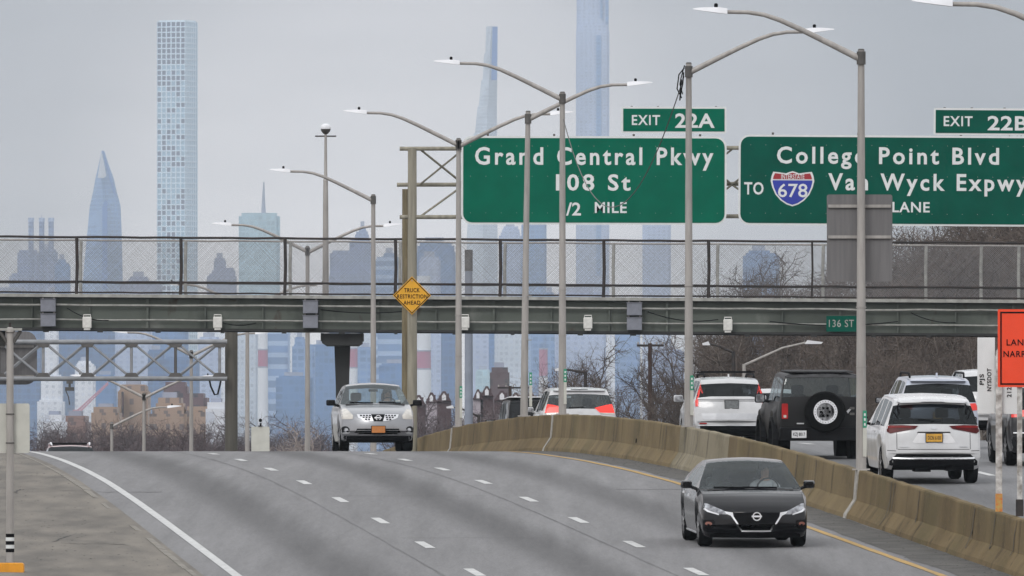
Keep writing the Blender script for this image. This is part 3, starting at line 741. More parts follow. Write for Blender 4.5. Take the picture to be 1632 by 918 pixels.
big_sign('exit_tab', 'green EXIT 22B tab above the Van Wyck sign', 1488, 1662, 172.5, 215.5, 3, True,
    [('EXIT', 1504, 1550, 15.5, 201, .018, 1.15), ('22B', 1574, 1638, 22, 207, .022, 1.05)], R(.36), 'green_dark')
# the interstate shield on the second sign
k = SD/F
def shield(sc_):
    half = [(0, -27), (9, -24), (18, -18), (26, -9), (31, 2), (33.5, 12), (32, 20), (29.5, 26), (20, 25), (10, 23.5), (5, 25.5), (0, 27)]
    h_ = [(a_*sc_*k, b_*sc_*k) for a_, b_ in half]
    return h_+[(-a_, b_) for a_, b_ in reversed(h_[1:-1])]
sh0 = P(1263, 302, SD)
lc = sh0-c2
sh = MB().prism(shield(1.04), -.022, -.013).build('shield', M['white_sheet'], s2, loc=(lc.x, 0, lc.z))
def clipz(poly, z0, z1):
    def half(pl, zc, keep_above):
        out = []
        for i in range(len(pl)):
            a_, b_ = pl[i], pl[(i+1) % len(pl)]
            ia, ib = ((a_[1] >= zc), (b_[1] >= zc)) if keep_above else ((a_[1] <= zc), (b_[1] <= zc))
            if ia: out.append(a_)
            if ia != ib:
                tt = (zc-a_[1])/(b_[1]-a_[1]); out.append((a_[0]+(b_[0]-a_[0])*tt, zc))
        return out
    return half(half(poly, z0, True), z1, False)
inn = shield(.95)
MB().prism(clipz(inn, -1, 13.4*k), -.028, -.0225).build('shield_field', M['blue_sheet'], sh)
MB().prism(clipz(inn, 15.2*k, 1), -.028, -.0225).build('shield_band', M['red_sheet'], sh)
for body, a_, b_, cap, base, bold in (('678', 1240, 1287, 21, 315, .01), ('INTERSTATE', 1245, 1282, 7.5, 286.5, .006)):
    o_ = put_text(sh, body, a_, b_, cap, base, SD, M['white_sheet'], -.033, sh0, bold)
# diamond warning sign on the gantry post
D = GD-.22; c = P(656.5, 471, D); k = D/F
t_ = thing('diamond_sign', 'yellow diamond sign reading TRUCK RESTRICTION AHEAD on the gantry post', 'sign', c)
r_ = 30.5*k
MB().prism([(0, -r_), (r_, 0), (0, r_), (-r_, 0)], 0, .02).build('plate', M['yellow_sign'], t_)
ou, i_ = r_*.95, r_*.89
mb = MB()
for q in range(4):
    d_ = [(0, -1), (1, 0), (0, 1), (-1, 0)]; a_, b_ = d_[q], d_[(q+1) % 4]
    mb.prism([(a_[0]*ou, a_[1]*ou), (b_[0]*ou, b_[1]*ou), (b_[0]*i_, b_[1]*i_), (a_[0]*i_, a_[1]*i_)], -.005, -.002)
mb.build('border', M['black'], t_)
for body, a_, b_, base in (('TRUCK', 644, 669, 465.5), ('RESTRICTION', 633, 681, 475.5), ('AHEAD', 643, 670, 485.5)):
    put_text(t_, body, a_, b_, 6.4, base, D, M['black'], -.006, c, .012, 1.12)
MB().cbox((0, -.005, r_*.78), (.03, .01, .03)).cbox((0, -.005, -r_*.78), (.03, .01, .03)).build('bolts', M['galv'], t_)

# ------------------------------------------------------------------ truss gantry over the inbound side, seen from behind
TD = 480.0; kt = TD/F
g0 = Vector(((368-816)*kt, TD, zroad(TD)-.3))
gan2 = thing('truss_gantry', 'grey box truss gantry with brown post crossing below the footbridge', 'gantry', g0)
def tl(px, py, dy=0): q = P(px, py, TD); return Vector((q.x, TD+dy, q.z))-g0
mb = MB(); hh = tl(0, 527).z
mb.tube([(0, .7, 0), (0, .7, hh)], .245, 16); mb.build('post', M['post_brown'], gan2, True)
MB().tube([(0, .7, hh), (0, .7, hh+.04)], .27, 16).build('cap', M['galv'], gan2)
XL = tl(-420, 0).x
MB().tube([(XL, .7, -.5), (XL, .7, hh)], .245, 16).build('post', M['post_brown'], gan2, True)
for py in (544.5, 603):
    for dy in (0, 1.4):
        a_ = tl(362, py, dy); MB().tube([a_, (XL, dy, a_.z-.02)], .085, 10).build('chord', M['truss'], gan2, True)
z1, z0 = tl(0, 545).z, tl(0, 603).z; xs_ = [tl(350-70.3*q, 0).x for q in range(11)]
for dy in (0, 1.4):
    for q in range(10):
        a_, b_ = xs_[q], xs_[q+1]
        MB().tube([(a_, dy, z0), (b_, dy, z1)], .038, 6).build('brace', M['truss'], gan2, True)
        MB().tube([(a_, dy+.05, z1), (b_, dy+.05, z0)], .038, 6).build('brace', M['truss'], gan2, True)
for q in range(11):
    MB().tube([(xs_[q], 0.03, z0), (xs_[q], .03, z1)], .06, 8).build('upright', M['truss'] if q % 2 == 0 else M['galv_dark'], gan2, True)
    mb = MB()
    for zz in (z0+.12, z1-.12): mb.prism([(xs_[q]-.28, zz-.06), (xs_[q]+.28, zz-.06), (xs_[q]+.17, zz+.09), (xs_[q]-.17, zz+.09)] if zz < (z0+z1)/2 else [(xs_[q]-.17, zz-.09), (xs_[q]+.17, zz-.09), (xs_[q]+.28, zz+.06), (xs_[q]-.28, zz+.06)], -.06, .08)
    mb.build('gusset_plate', M['galv_dark'], gan2)
    for zz in (z0, z1): MB().tube([(xs_[q], 0, zz), (xs_[q], 1.4, zz)], .04, 6).build('cross_tie', M['truss'], gan2, True)
MB().tube([tl(334, 607), tl(336, 616), tl(342, 629), tl(347, 628), tl(350, 616), tl(352, 607)], .035, 6).build('loose_cable', M['black'], gan2, True)
h_ = MB(); h_.cbox(tl(111, 609), (.24, .15, .12)); h_.tube([tl(111, 610), tl(111, 617)], .05, 6); h_.cbox(tl(111, 620), (.34, .2, .14)); h_.tube([tl(105, 623), tl(109, 632), tl(111, 645)], .022, 5)
h_.build('detector', M['galv_dark'], gan2)
c = P(2, 576, TD+1.65); k = (TD+1.65)/F
t_ = thing('overhead_sign', 'grey back of a wide overhead sign hung on the truss gantry', 'sign', c)
MB().prism(rrect(-150*k, 57*k, -37*k, 48*k, 18*k), 0, .05).build('panel', M['sign_back'], t_)
for zz in (24, -24): MB().box(-148*k, 52*k, -.07, -.003, (zz-2)*k, (zz+2)*k).build('brace', M['galv'], t_)

# ------------------------------------------------------------------ signs standing on the barrier at the right
D = 210.2; b = onroad(8.98, D, .885); k = D/F
t_ = thing('message_panel', 'white stencilled PJS NYSDOT panel on a chipped white post', 'sign', b)
def bl(px, py, dy=0): q = P(px, py, D); return Vector((q.x, D+dy, q.z))-b
pz = bl(0, 660).z, bl(0, 538).z
MB().box(bl(1558, 0).x, bl(1586, 0).x, .06, .085, pz[0]+.006, pz[1]).build('plate', M['white_sheet'], t_, bevel=.006)
MB().box(bl(1586.4, 0).x, bl(1622, 0).x, .06, .085, pz[0], pz[1]-.3).build('plate', M['white_sheet'], t_, bevel=.006)
MB().prism([(bl(1587, 0).x, .3), (bl(1597, 0).x, .3), (bl(1597, 0).x, bl(0, 545).z), (bl(1587, 0).x, bl(0, 560).z)], -.03, .05).build('post', M['white_post'], t_)
MB().box(bl(1586.5, 0).x, bl(1597.5, 0).x, -.05, .058, 0, .3).build('rusty_foot', simple('rusty_painted_foot', (.55, .12, .02), .8, 0, .6, 16, c2=(.42, .33, .10)), t_)
def vtext(body, px, py0, py1, capw, name='lettering', par=None, org=None, D_=None, mat=None, dy=.054):
    kk = D_/F
    me, wd = text_mesh(body, 1.0, .012, .003, 1.08, (py0-py1)*kk, capw*kk/.7)
    for v_ in me.vertices: x_, y_, z_ = v_.co; v_.co = (-z_, y_, x_)
    o_ = link_mesh(name, me, mat or M['black'], par); q = P(px, py0, D_); o_.location = Vector((q.x, D_+dy, q.z))-org
    return o_
vtext('PJS', 1568, 613, 596, 6.6, par=t_, org=b, D_=D); vtext('NYSDOT', 1580, 623, 587, 6.6, par=t_, org=b, D_=D); vtext('212', 1612, 633, 617, 7, par=t_, org=b, D_=D)
D = 208.0; b = onroad(9.0, D, .885)
t_ = thing('work_sign', 'orange LANE NARROWS road work sign on a white post over the barrier', 'sign', b)
MB().box(bl(1621, 0).x, bl(1629, 0).x, -.03, .03, .28, bl(0, 500).z).build('post', M['white_post'], t_)
MB().box(bl(1619, 0).x, bl(1631, 0).x, -.045, .045, -.0, .277).build('foot', M['rust'], t_)
x0, x1, z0, z1 = bl(1590, 0).x, bl(1704, 0).x, bl(0, 617).z, bl(0, 493).z
MB().prism(rrect(x0, x1, z0, z1, .02), -.07, -.05).build('panel', M['orange_sign'], t_)
mb = MB(); e_ = .04; w_ = .024
for a0, a1, b0, b1 in ((x0+e_, x1-e_, z0+e_, z0+e_+w_), (x0+e_, x1-e_, z1-e_-w_, z1-e_), (x0+e_, x0+e_+w_, z0+e_+w_+.001, z1-e_-w_-.001), (x1-e_-w_, x1-e_, z0+e_+w_+.001, z1-e_-w_-.001)):
    mb.box(a0, a1, -.078, -.0705, b0, b1)
mb.build('border', M['black'], t_)
for body, a_, bb, base in (('LANE', 1604, 1639, 550.5), ('NARROWS', 1599, 1667, 569)):
    put_text(t_, body, a_, bb, 9.8, base, D, M['black'], -.076, b, .006, 1.1)

# ------------------------------------------------------------------ near post and sign back on the verge at the left
D = 207.0; b = Vector(((16-816)/F*D, D, 0)); b.z = zv(D, b.x-xline(D))
t_ = thing('sign_post', 'grey steel post with a cream sign back and a braced head on the verge', 'sign post', b)
def bl2(px, py, dy=0): q = P(px, py, D); return Vector((q.x, D+dy, q.z))-b
MB().tube([(0, 0, -.1), (0, 0, bl2(0, 530).z)], [.068, .058], 12).build('post', M['galv'], t_, True)
MB().lathe([(.062, 0), (.08, .02), (.075, .07), (.03, .1), (.001, .1)], 12, (0, 0, bl2(0, 531).z)).build('cap', M['galv'], t_, True)
MB().prism(rrect(bl2(-15, 0).x, bl2(47, 0).x, bl2(0, 722).z, bl2(0, 643).z, .035), .075, .09).build('plate', M['cream'], t_)
for py in (660, 706): MB().tube([(0, 0, bl2(0, py+1).z), (0, 0, bl2(0, py-1).z)], .073, 12).build('clamp', M['galv_dark'], t_)
mb = MB(); z_ = bl2(0, 525).z
mb.box(bl2(-40, 0).x, bl2(35, 0).x, -.06, .06, z_-.02, z_+.02); mb.build('head_bar', M['pale_pipe'], t_)
MB().tube([bl2(33, 527), bl2(21, 546)], .03, 6).tube([bl2(-1, 527), bl2(11, 546)], .03, 6).build('head_brace', M['galv_dark'], t_)
MB().box(-.02, .02, -.02, .02, z_+.022, z_+.11).build('stub', M['rust'], t_)
MB().box(bl2(-40, 0).x, bl2(8, 0).x, .065, .10, bl2(0, 552).z, z_-.023).build('mounting_plate', M['girder_dark'], t_)
for q, mt in ((0, 'black'), (1, 'white_sheet'), (2, 'black'), (3, 'white_sheet'), (4, 'black')):
    zz = bl2(0, 880-6*q).z; MB().tube([(0, 0, zz), (0, 0, zz+.055)], .072, 12).build('reflective_band', M[mt], t_)
D = 203.0; c = P(16, 918, D); c.z = zv(D, c.x-xline(D))
t_ = thing('yellow_footing', 'bright yellow painted block around the foot of the verge post', 'footing', c)
hb = (918-897)/F*D+.02
MB().prism(rrect(-.26, .225, -.06, (750-897)/F*D-c.z, .04), -.2, .2).build('block', M['yellow_block'], t_, bevel=.01)
# white stencilled panel beyond the crest with a black lamp on top
D = 330.0; c = P(415, 718, D); c.z = zv(D, c.x-xline(D)) if (c.x-xline(D)) < -4.7 else zroad(D); k = D/F
t_ = thing('portable_panel', 'cream stencilled panel with a small black lamp just beyond the crest', 'sign', c)
def bl3(px, py): q = P(px, py, D); return Vector((q.x, 0, q.z-c.z))
MB().prism(rrect(-14.5*k, 14.5*k, bl3(0, 722).z-.3, bl3(0, 680).z, .03), 0, .04).build('plate', M['cream'], t_)
MB().tube([(0, .02, -.1), (0, .02, bl3(0, 722).z-.3)], .05, 8).build('post', M['galv'], t_)
MB().box(-3.5*k, 3.5*k, -.03, .07, bl3(0, 680).z+.003, bl3(0, 680).z+.03).tube([(0, .02, bl3(0, 680).z+.03), (0, .02, bl3(0, 674).z)], .022, 6).build('lamp_bracket', M['black'], t_)
MB().lathe([(.001, -.05), (.035, -.035), (.045, 0), (.035, .035), (.001, .05)], 10, (0, .02, bl3(0, 670).z)).build('lamp', M['black'], t_, True)
for body, px, y0_, y1_ in (('PJS', 418.5, 688, 700), ('NYSDOT', 412, 685, 709)):
    kk = D/F; me, wd = text_mesh(body, 1.0, .014, .003, 1.08, (y1_-y0_)*kk, 4.6*kk/.7)
    for v_ in me.vertices: x_, yy, z_ = v_.co; v_.co = (z_, yy, -x_)
    o_ = link_mesh('lettering', me, M['black'], t_); q = bl3(px-2, y0_); o_.location = (q.x, -.006, q.z)
# ------------------------------------------------------------------ far city
def facade(name, wall, glass, fh=3.6, bw=3.2, wfrac=.62, hfrac=.62, gvar=.18, rough=.5):
    m, t, b = mat_base(name)
    tcn = N(t, 'ShaderNodeTexCoord'); sp = N(t, 'ShaderNodeSeparateXYZ'); L(t, tcn.outputs['Object'], sp.inputs[0])
    s = N(t, 'ShaderNodeMath', operation='ADD'); L(t, sp.outputs['X'], s.inputs[0]); L(t, sp.outputs['Y'], s.inputs[1])
    def cell(src, size, frac):
        d = N(t, 'ShaderNodeMath', operation='DIVIDE'); L(t, src, d.inputs[0]); d.inputs[1].default_value = size
        fl = N(t, 'ShaderNodeMath', operation='FLOOR'); L(t, d.outputs[0], fl.inputs[0])
        fr = N(t, 'ShaderNodeMath', operation='FRACT'); L(t, d.outputs[0], fr.inputs[0])
        lt = N(t, 'ShaderNodeMath', operation='LESS_THAN'); L(t, fr.outputs[0], lt.inputs[0]); lt.inputs[1].default_value = frac
        return fl.outputs[0], lt.outputs[0]
    iu, mu = cell(s.outputs[0], bw, wfrac); iv, mv = cell(sp.outputs['Z'], fh, hfrac)
    win = N(t, 'ShaderNodeMath', operation='MULTIPLY'); L(t, mu, win.inputs[0]); L(t, mv, win.inputs[1])
    cb = N(t, 'ShaderNodeCombineXYZ'); L(t, iu, cb.inputs[0]); L(t, iv, cb.inputs[1])
    wn = N(t, 'ShaderNodeTexWhiteNoise', noise_dimensions='2D'); L(t, cb.outputs[0], wn.inputs['Vector'])
    gr = N(t, 'ShaderNodeMapRange'); gr.inputs['To Min'].default_value = 1-gvar; gr.inputs['To Max'].default_value = 1+gvar; L(t, wn.outputs[0], gr.inputs[0])
    gs = N(t, 'ShaderNodeVectorMath', operation='SCALE'); gs.inputs[0].default_value = glass; L(t, gr.outputs[0], gs.inputs['Scale'])
    big = N(t, 'ShaderNodeTexNoise'); big.inputs['Scale'].default_value = .035; L(t, tcn.outputs['Object'], big.inputs['Vector'])
    br = N(t, 'ShaderNodeMapRange'); br.inputs['From Min'].default_value = .3; br.inputs['From Max'].default_value = .7; br.inputs['To Min'].default_value = .85; br.inputs['To Max'].default_value = 1.12; L(t, big.outputs[0], br.inputs[0])
    x = N(t, 'ShaderNodeMix', data_type='RGBA'); L(t, win.outputs[0], x.inputs['Factor']); x.inputs['A'].default_value = (*wall, 1); L(t, gs.outputs[0], x.inputs['B'])
    o = N(t, 'ShaderNodeVectorMath', operation='SCALE'); L(t, x.outputs['Result'], o.inputs[0]); L(t, br.outputs[0], o.inputs['Scale'])
    L(t, o.outputs[0], b.inputs['Base Color']); b.inputs['Roughness'].default_value = rough
    return m
FM = {  # city wall colours pushed towards blue: distance haze put into the paint
 'blue':  facade('hazed_blue_curtain_wall', (.07, .18, .40), (.05, .15, .35), 4.0, 3.0, .8, .7),
 'blue2': facade('hazed_pale_blue_curtain_wall', (.16, .28, .50), (.09, .20, .42), 4.0, 4.0, .8, .6),
 'deep':  facade('hazed_deep_blue_curtain_wall', (.03, .12, .30), (.02, .08, .24), 4.0, 3.0, .8, .7),
 'lav':   facade('hazed_pale_lavender_wall', (.36, .43, .60), (.26, .33, .50), 3.2, 4.5, .5, .5),
 'lav2':  facade('hazed_dim_lavender_wall', (.18, .24, .40), (.10, .15, .30), 3.2, 3.6, .55, .5),
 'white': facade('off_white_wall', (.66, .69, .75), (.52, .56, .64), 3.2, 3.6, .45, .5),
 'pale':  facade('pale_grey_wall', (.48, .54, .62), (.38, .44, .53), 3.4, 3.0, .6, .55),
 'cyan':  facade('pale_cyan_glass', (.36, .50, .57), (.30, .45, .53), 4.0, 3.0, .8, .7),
 'strip': facade('hazed_banded_blue_wall', (.30, .42, .62), (.10, .21, .42), 7.0, 60., .97, .6),
 'stone': facade('hazed_stone_wall', (.17, .20, .32), (.10, .13, .24), 3.6, 4, .5, .5),
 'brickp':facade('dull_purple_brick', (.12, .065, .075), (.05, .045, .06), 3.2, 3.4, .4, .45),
 'tan':   facade('tan_brick', (.33, .235, .175), (.15, .12, .115), 2.4, 2.4, .32, .45),
 'redb':  facade('red_brick', (.24, .155, .135), (.12, .09, .09), 2.4, 2.4, .35, .5),
 'slate': facade('dark_maroon_brick', (.085, .05, .055), (.04, .035, .04), 3.2, 4.0, .4, .4),
 'roofp': simple('grey_plant_room', (.30, .33, .42), .8, 0, .2, .2),
}
GZ = -13.0
def tower(name, label, rects, D, mat, cat='building', depth=None, yaw=0.0, roof=True, plant=None, group=None, zb=None):
    """rects: (x0, x1, ytop) tiers in photo pixels at distance D, widest first; every tier a wall part with a roof plant box on the top one"""
    k = D/F; cx = sum(r[0]+r[1] for r in rects[:1])/2
    g = GZ if zb is None else zb
    t_ = thing(name, label, cat, ((cx-816)*k, D, g), (0, 0, yaw), group)
    zprev = -3.0
    for i, (x0, x1, yt) in enumerate(sorted(rects, key=lambda r: -r[2])):
        zt_ = (750-yt)*k-g; wd = (x1-x0)*k; c = ((x0+x1)/2-cx)*k
        dp = depth or min(max(wd*.8, 18), 60)
        dp *= (1-.12*i)
        # a wall with a slightly recessed corner strip so that it is not a bare box
        e = min(wd*.08, 2.0)
        poly = [(c-wd/2+e, -dp/2), (c+wd/2-e, -dp/2), (c+wd/2-e, -dp/2+e), (c+wd/2, -dp/2+e), (c+wd/2, dp/2), (c-wd/2, dp/2), (c-wd/2, -dp/2+e), (c-wd/2+e, -dp/2+e)]
        MB().prism(poly, zprev, zt_, 'z').build('wall', FM[mat], t_)
        zprev = -3.0 if False else zprev
        MB().prism([(c-wd/2+e, -dp/2+.4), (c+wd/2-e, -dp/2+.4), (c+wd/2-e, dp/2-.4), (c-wd/2+e, dp/2-.4)], zt_+.02, zt_+max(1.0, .012*zt_), 'z').build('parapet', FM[mat], t_)
        last = (c, wd, dp, zt_)
    if roof:
        c, wd, dp, zt_ = last; hh = plant if plant else max(2.0, .03*zt_)
        MB().box(c-wd*.28, c+wd*.22, -dp*.2, dp*.3, zt_+.1, zt_+hh+1).build('plant_room', FM['roofp'], t_)
    return t_

# -- the tall slender grid tower: 100 windows of its upper face as parts, the rest as one
D = 11500.0; k = D/F
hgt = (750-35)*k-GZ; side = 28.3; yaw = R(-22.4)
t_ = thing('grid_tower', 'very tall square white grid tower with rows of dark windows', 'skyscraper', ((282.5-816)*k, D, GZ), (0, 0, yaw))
M['gridwall'] = simple('hazed_concrete_grid', (.66, .78, .88), .6, 0, .06, .05)  # blue haze tint put into the colour of the grid and pale windows
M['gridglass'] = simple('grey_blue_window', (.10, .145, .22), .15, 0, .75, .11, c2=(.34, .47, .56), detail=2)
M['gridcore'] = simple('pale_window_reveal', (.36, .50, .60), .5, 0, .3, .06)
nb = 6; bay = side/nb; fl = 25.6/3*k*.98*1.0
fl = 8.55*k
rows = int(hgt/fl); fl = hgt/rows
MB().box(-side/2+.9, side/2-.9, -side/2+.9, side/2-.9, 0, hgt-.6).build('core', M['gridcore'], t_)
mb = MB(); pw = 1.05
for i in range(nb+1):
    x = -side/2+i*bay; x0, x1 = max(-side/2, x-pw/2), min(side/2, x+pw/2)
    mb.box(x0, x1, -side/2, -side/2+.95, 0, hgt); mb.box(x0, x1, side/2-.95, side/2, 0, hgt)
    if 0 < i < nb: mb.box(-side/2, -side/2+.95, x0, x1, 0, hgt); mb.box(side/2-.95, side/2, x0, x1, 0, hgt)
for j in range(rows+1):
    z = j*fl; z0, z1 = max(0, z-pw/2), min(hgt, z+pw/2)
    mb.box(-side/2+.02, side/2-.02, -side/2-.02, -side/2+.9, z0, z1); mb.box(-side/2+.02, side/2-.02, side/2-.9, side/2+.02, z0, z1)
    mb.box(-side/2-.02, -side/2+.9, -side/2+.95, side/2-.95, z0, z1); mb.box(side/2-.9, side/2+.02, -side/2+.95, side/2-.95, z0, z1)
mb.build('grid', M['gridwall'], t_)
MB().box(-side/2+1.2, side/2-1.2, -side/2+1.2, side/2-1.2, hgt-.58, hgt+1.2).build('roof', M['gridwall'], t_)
rn = random.Random(5); cnt = 0; rest = MB()
darkrow = {0:1,1:1,2:.98,3:.95,4:.95,5:1,6:1,7:.95,8:.3,9:.5,10:.85,11:.2,12:.7,13:.6,14:.12,15:.15,16:.25,17:.1,18:.45,19:.15,20:.7,21:.5,22:.25,23:.35,24:.7,25:.75,26:.6,27:.6,28:.2,29:.5,30:.25,31:.45}
M['griddark'] = simple('dark_blue_window', (.03, .06, .16), .2, 0, .3, .2)
M['gridpale'] = simple('hazed_blue_window', (.28, .47, .62), .2, 0, .2, .2)
restp = MB()
for j in range(rows-1, -1, -1):
    pr = darkrow.get(rows-1-j, .4)
    for i in range(nb):
        x = -side/2+i*bay; dk = rn.random() < pr
        bx = (x+pw/2+.05, x+bay-pw/2-.05, -side/2+.55, -side/2+.86, j*fl+pw/2+.05, (j+1)*fl-pw/2-.05)
        if cnt < 100: MB().box(*bx).build('window', M['griddark'] if dk else M['gridpale'], t_); cnt += 1
        else: (rest if dk else restp).box(*bx)
        by = (side/2-.86, side/2-.55, x+pw/2+.05, x+bay-pw/2-.05, j*fl+pw/2+.05, (j+1)*fl-pw/2-.05)
        restp.box(*by)
for q, mt in ((rest, 'griddark'), (restp, 'gridpale')):
    if q.v: tag(q.build('windows', M[mt], t_), kind='stuff')

# -- slanted glass spire (faceted taper)
def facets(name, label, rings, D, mat, trims=(), cat='skyscraper'):
    """rings: list of (y, x_left, x_mid, x_right) in photo pixels; two visible faces meeting at the ridge x_mid"""
    k = D/F; cx = (rings[0][1]+rings[0][3])/2; v = []
    for (y, a, m_, b_) in rings:
        z = (750-y)*k-GZ; w_ = (b_-a)*k
        v += [((a-cx)*k, 4, z), ((m_-cx)*k, -w_*.35-.2, z), ((b_-cx)*k, 4, z), ((b_-cx)*k*.9, w_*.6+4.5, z), ((a-cx)*k*.9, w_*.6+4.5, z)]
    n = len(rings); f = [(0,4,3,2,1), tuple((n-1)*5+i for i in range(5))]+[(5*i+j, 5*i+(j+1) % 5, 5*i+5+(j+1) % 5, 5*i+5+j) for i in range(n-1) for j in range(5)]
    t_ = thing(name, label, cat, ((cx-816)*k, D, GZ))
    MB().add(v, f).build('wall', FM[mat], t_)
    for tn, mt, poly, dy in trims:
        MB().prism([((x-cx)*k, (750-y)*k-GZ) for x, y in poly], dy, dy+1.5).build(tn, mt if not isinstance(mt, str) else FM[mt], t_)
    return t_
M['spire_edge'] = simple('bright_blue_edge', (.05, .16, .45), .3, 0, .1, .1)
M['spire_pale'] = simple('pale_grey_crown', (.55, .58, .64), .4, 0, .1, .1)
facets('spire_tower', 'blue glass tower tapering to a slanted point', [(790, 126, 168, 198), (480, 129, 167, 196), (380, 138, 168, 194), (328, 143, 166, 192), (306, 148, 164, 186), (284, 152, 163, 181), (262, 157, 163, 173), (240, 161.5, 163.5, 166)], 11600, 'blue2',
       [('ridge_panel', M['spire_edge'], [(164, 462), (172, 462), (172, 322), (168, 318), (164, 330)], -15.5), ('slanted_edge', M['spire_edge'], [(181, 308), (186, 314), (166, 244), (163, 240)], -6.5), ('crown_panel', M['spire_pale'], [(156, 284), (166, 284), (170, 280), (163.5, 246), (162, 243)], -9.0)])
facets('needle_tower', 'thin feathered needle tower stepping up on one side', [(790, 741, 770, 794), (380, 744, 770, 793), (250, 751, 773, 792.5), (213, 755, 775, 792), (212, 757, 776, 792), (170, 761, 777, 792), (169, 763, 778, 792), (128, 767, 780, 792.5), (127, 769, 780, 792.5), (85, 772, 781, 793), (84, 774, 781, 793), (42, 775.5, 783, 793)], 12200, 'pale',
       [('terracotta_edge', M['spire_edge'], [(783, 128), (792, 128), (793, 43), (785, 43)], -9.5)])
t_ = tower('slab_skyscraper', 'tallest pale lavender skyscraper running out of the top of the frame', [(918, 971, 50), (919, 970, -28)], 12300, 'lav', 'skyscraper', depth=30)
kk = 12300/F
for x0, x1, y0, y1 in ((950, 958, 440, 57), (956, 960, 30, -20), (965, 969.5, 40, -20)):
    MB().box((x0-944.5)*kk, (x1-944.5)*kk, -16.2, -15.02, (750-y0)*kk-GZ, (750-y1)*kk-GZ).build('recess_strip', FM['blue2'], t_)
# -- towers above the footbridge
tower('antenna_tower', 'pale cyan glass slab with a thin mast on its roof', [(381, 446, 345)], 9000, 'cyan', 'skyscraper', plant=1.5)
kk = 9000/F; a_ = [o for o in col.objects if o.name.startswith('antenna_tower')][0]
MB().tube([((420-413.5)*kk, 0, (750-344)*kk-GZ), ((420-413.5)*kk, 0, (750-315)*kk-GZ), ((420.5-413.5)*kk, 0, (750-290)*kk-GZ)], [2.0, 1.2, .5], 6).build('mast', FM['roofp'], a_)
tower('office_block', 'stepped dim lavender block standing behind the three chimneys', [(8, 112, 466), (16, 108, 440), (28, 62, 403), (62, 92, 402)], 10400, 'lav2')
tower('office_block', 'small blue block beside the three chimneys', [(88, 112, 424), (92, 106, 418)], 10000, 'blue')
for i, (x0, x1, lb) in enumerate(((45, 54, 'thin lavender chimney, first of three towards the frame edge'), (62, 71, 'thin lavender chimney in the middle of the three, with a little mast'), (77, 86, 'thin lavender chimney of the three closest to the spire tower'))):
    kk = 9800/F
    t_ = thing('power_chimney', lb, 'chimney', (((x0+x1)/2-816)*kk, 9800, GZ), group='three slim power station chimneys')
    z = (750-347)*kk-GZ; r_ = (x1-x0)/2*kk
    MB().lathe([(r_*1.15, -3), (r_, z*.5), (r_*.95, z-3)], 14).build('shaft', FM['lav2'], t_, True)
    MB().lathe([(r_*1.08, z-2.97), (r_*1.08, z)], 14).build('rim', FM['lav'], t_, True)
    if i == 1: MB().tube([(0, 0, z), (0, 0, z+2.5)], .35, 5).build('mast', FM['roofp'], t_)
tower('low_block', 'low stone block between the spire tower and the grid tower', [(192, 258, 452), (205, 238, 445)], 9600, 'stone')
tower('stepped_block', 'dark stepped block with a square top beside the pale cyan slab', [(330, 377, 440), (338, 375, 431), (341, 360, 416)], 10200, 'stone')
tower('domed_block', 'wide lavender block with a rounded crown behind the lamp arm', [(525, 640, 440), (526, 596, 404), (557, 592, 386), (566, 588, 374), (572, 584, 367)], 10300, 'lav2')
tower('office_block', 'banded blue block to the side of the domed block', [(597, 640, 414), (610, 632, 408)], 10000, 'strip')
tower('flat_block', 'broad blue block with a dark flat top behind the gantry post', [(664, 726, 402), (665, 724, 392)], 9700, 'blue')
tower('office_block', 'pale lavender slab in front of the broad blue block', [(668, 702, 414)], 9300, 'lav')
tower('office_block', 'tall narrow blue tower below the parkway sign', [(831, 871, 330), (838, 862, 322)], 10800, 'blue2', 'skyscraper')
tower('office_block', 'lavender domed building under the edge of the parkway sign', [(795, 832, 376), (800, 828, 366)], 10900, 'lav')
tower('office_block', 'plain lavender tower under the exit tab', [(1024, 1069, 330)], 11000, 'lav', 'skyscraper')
tower('office_block', 'small deep blue block behind the bare treetops', [(1184, 1242, 408), (1190, 1230, 404)], 8800, 'blue')
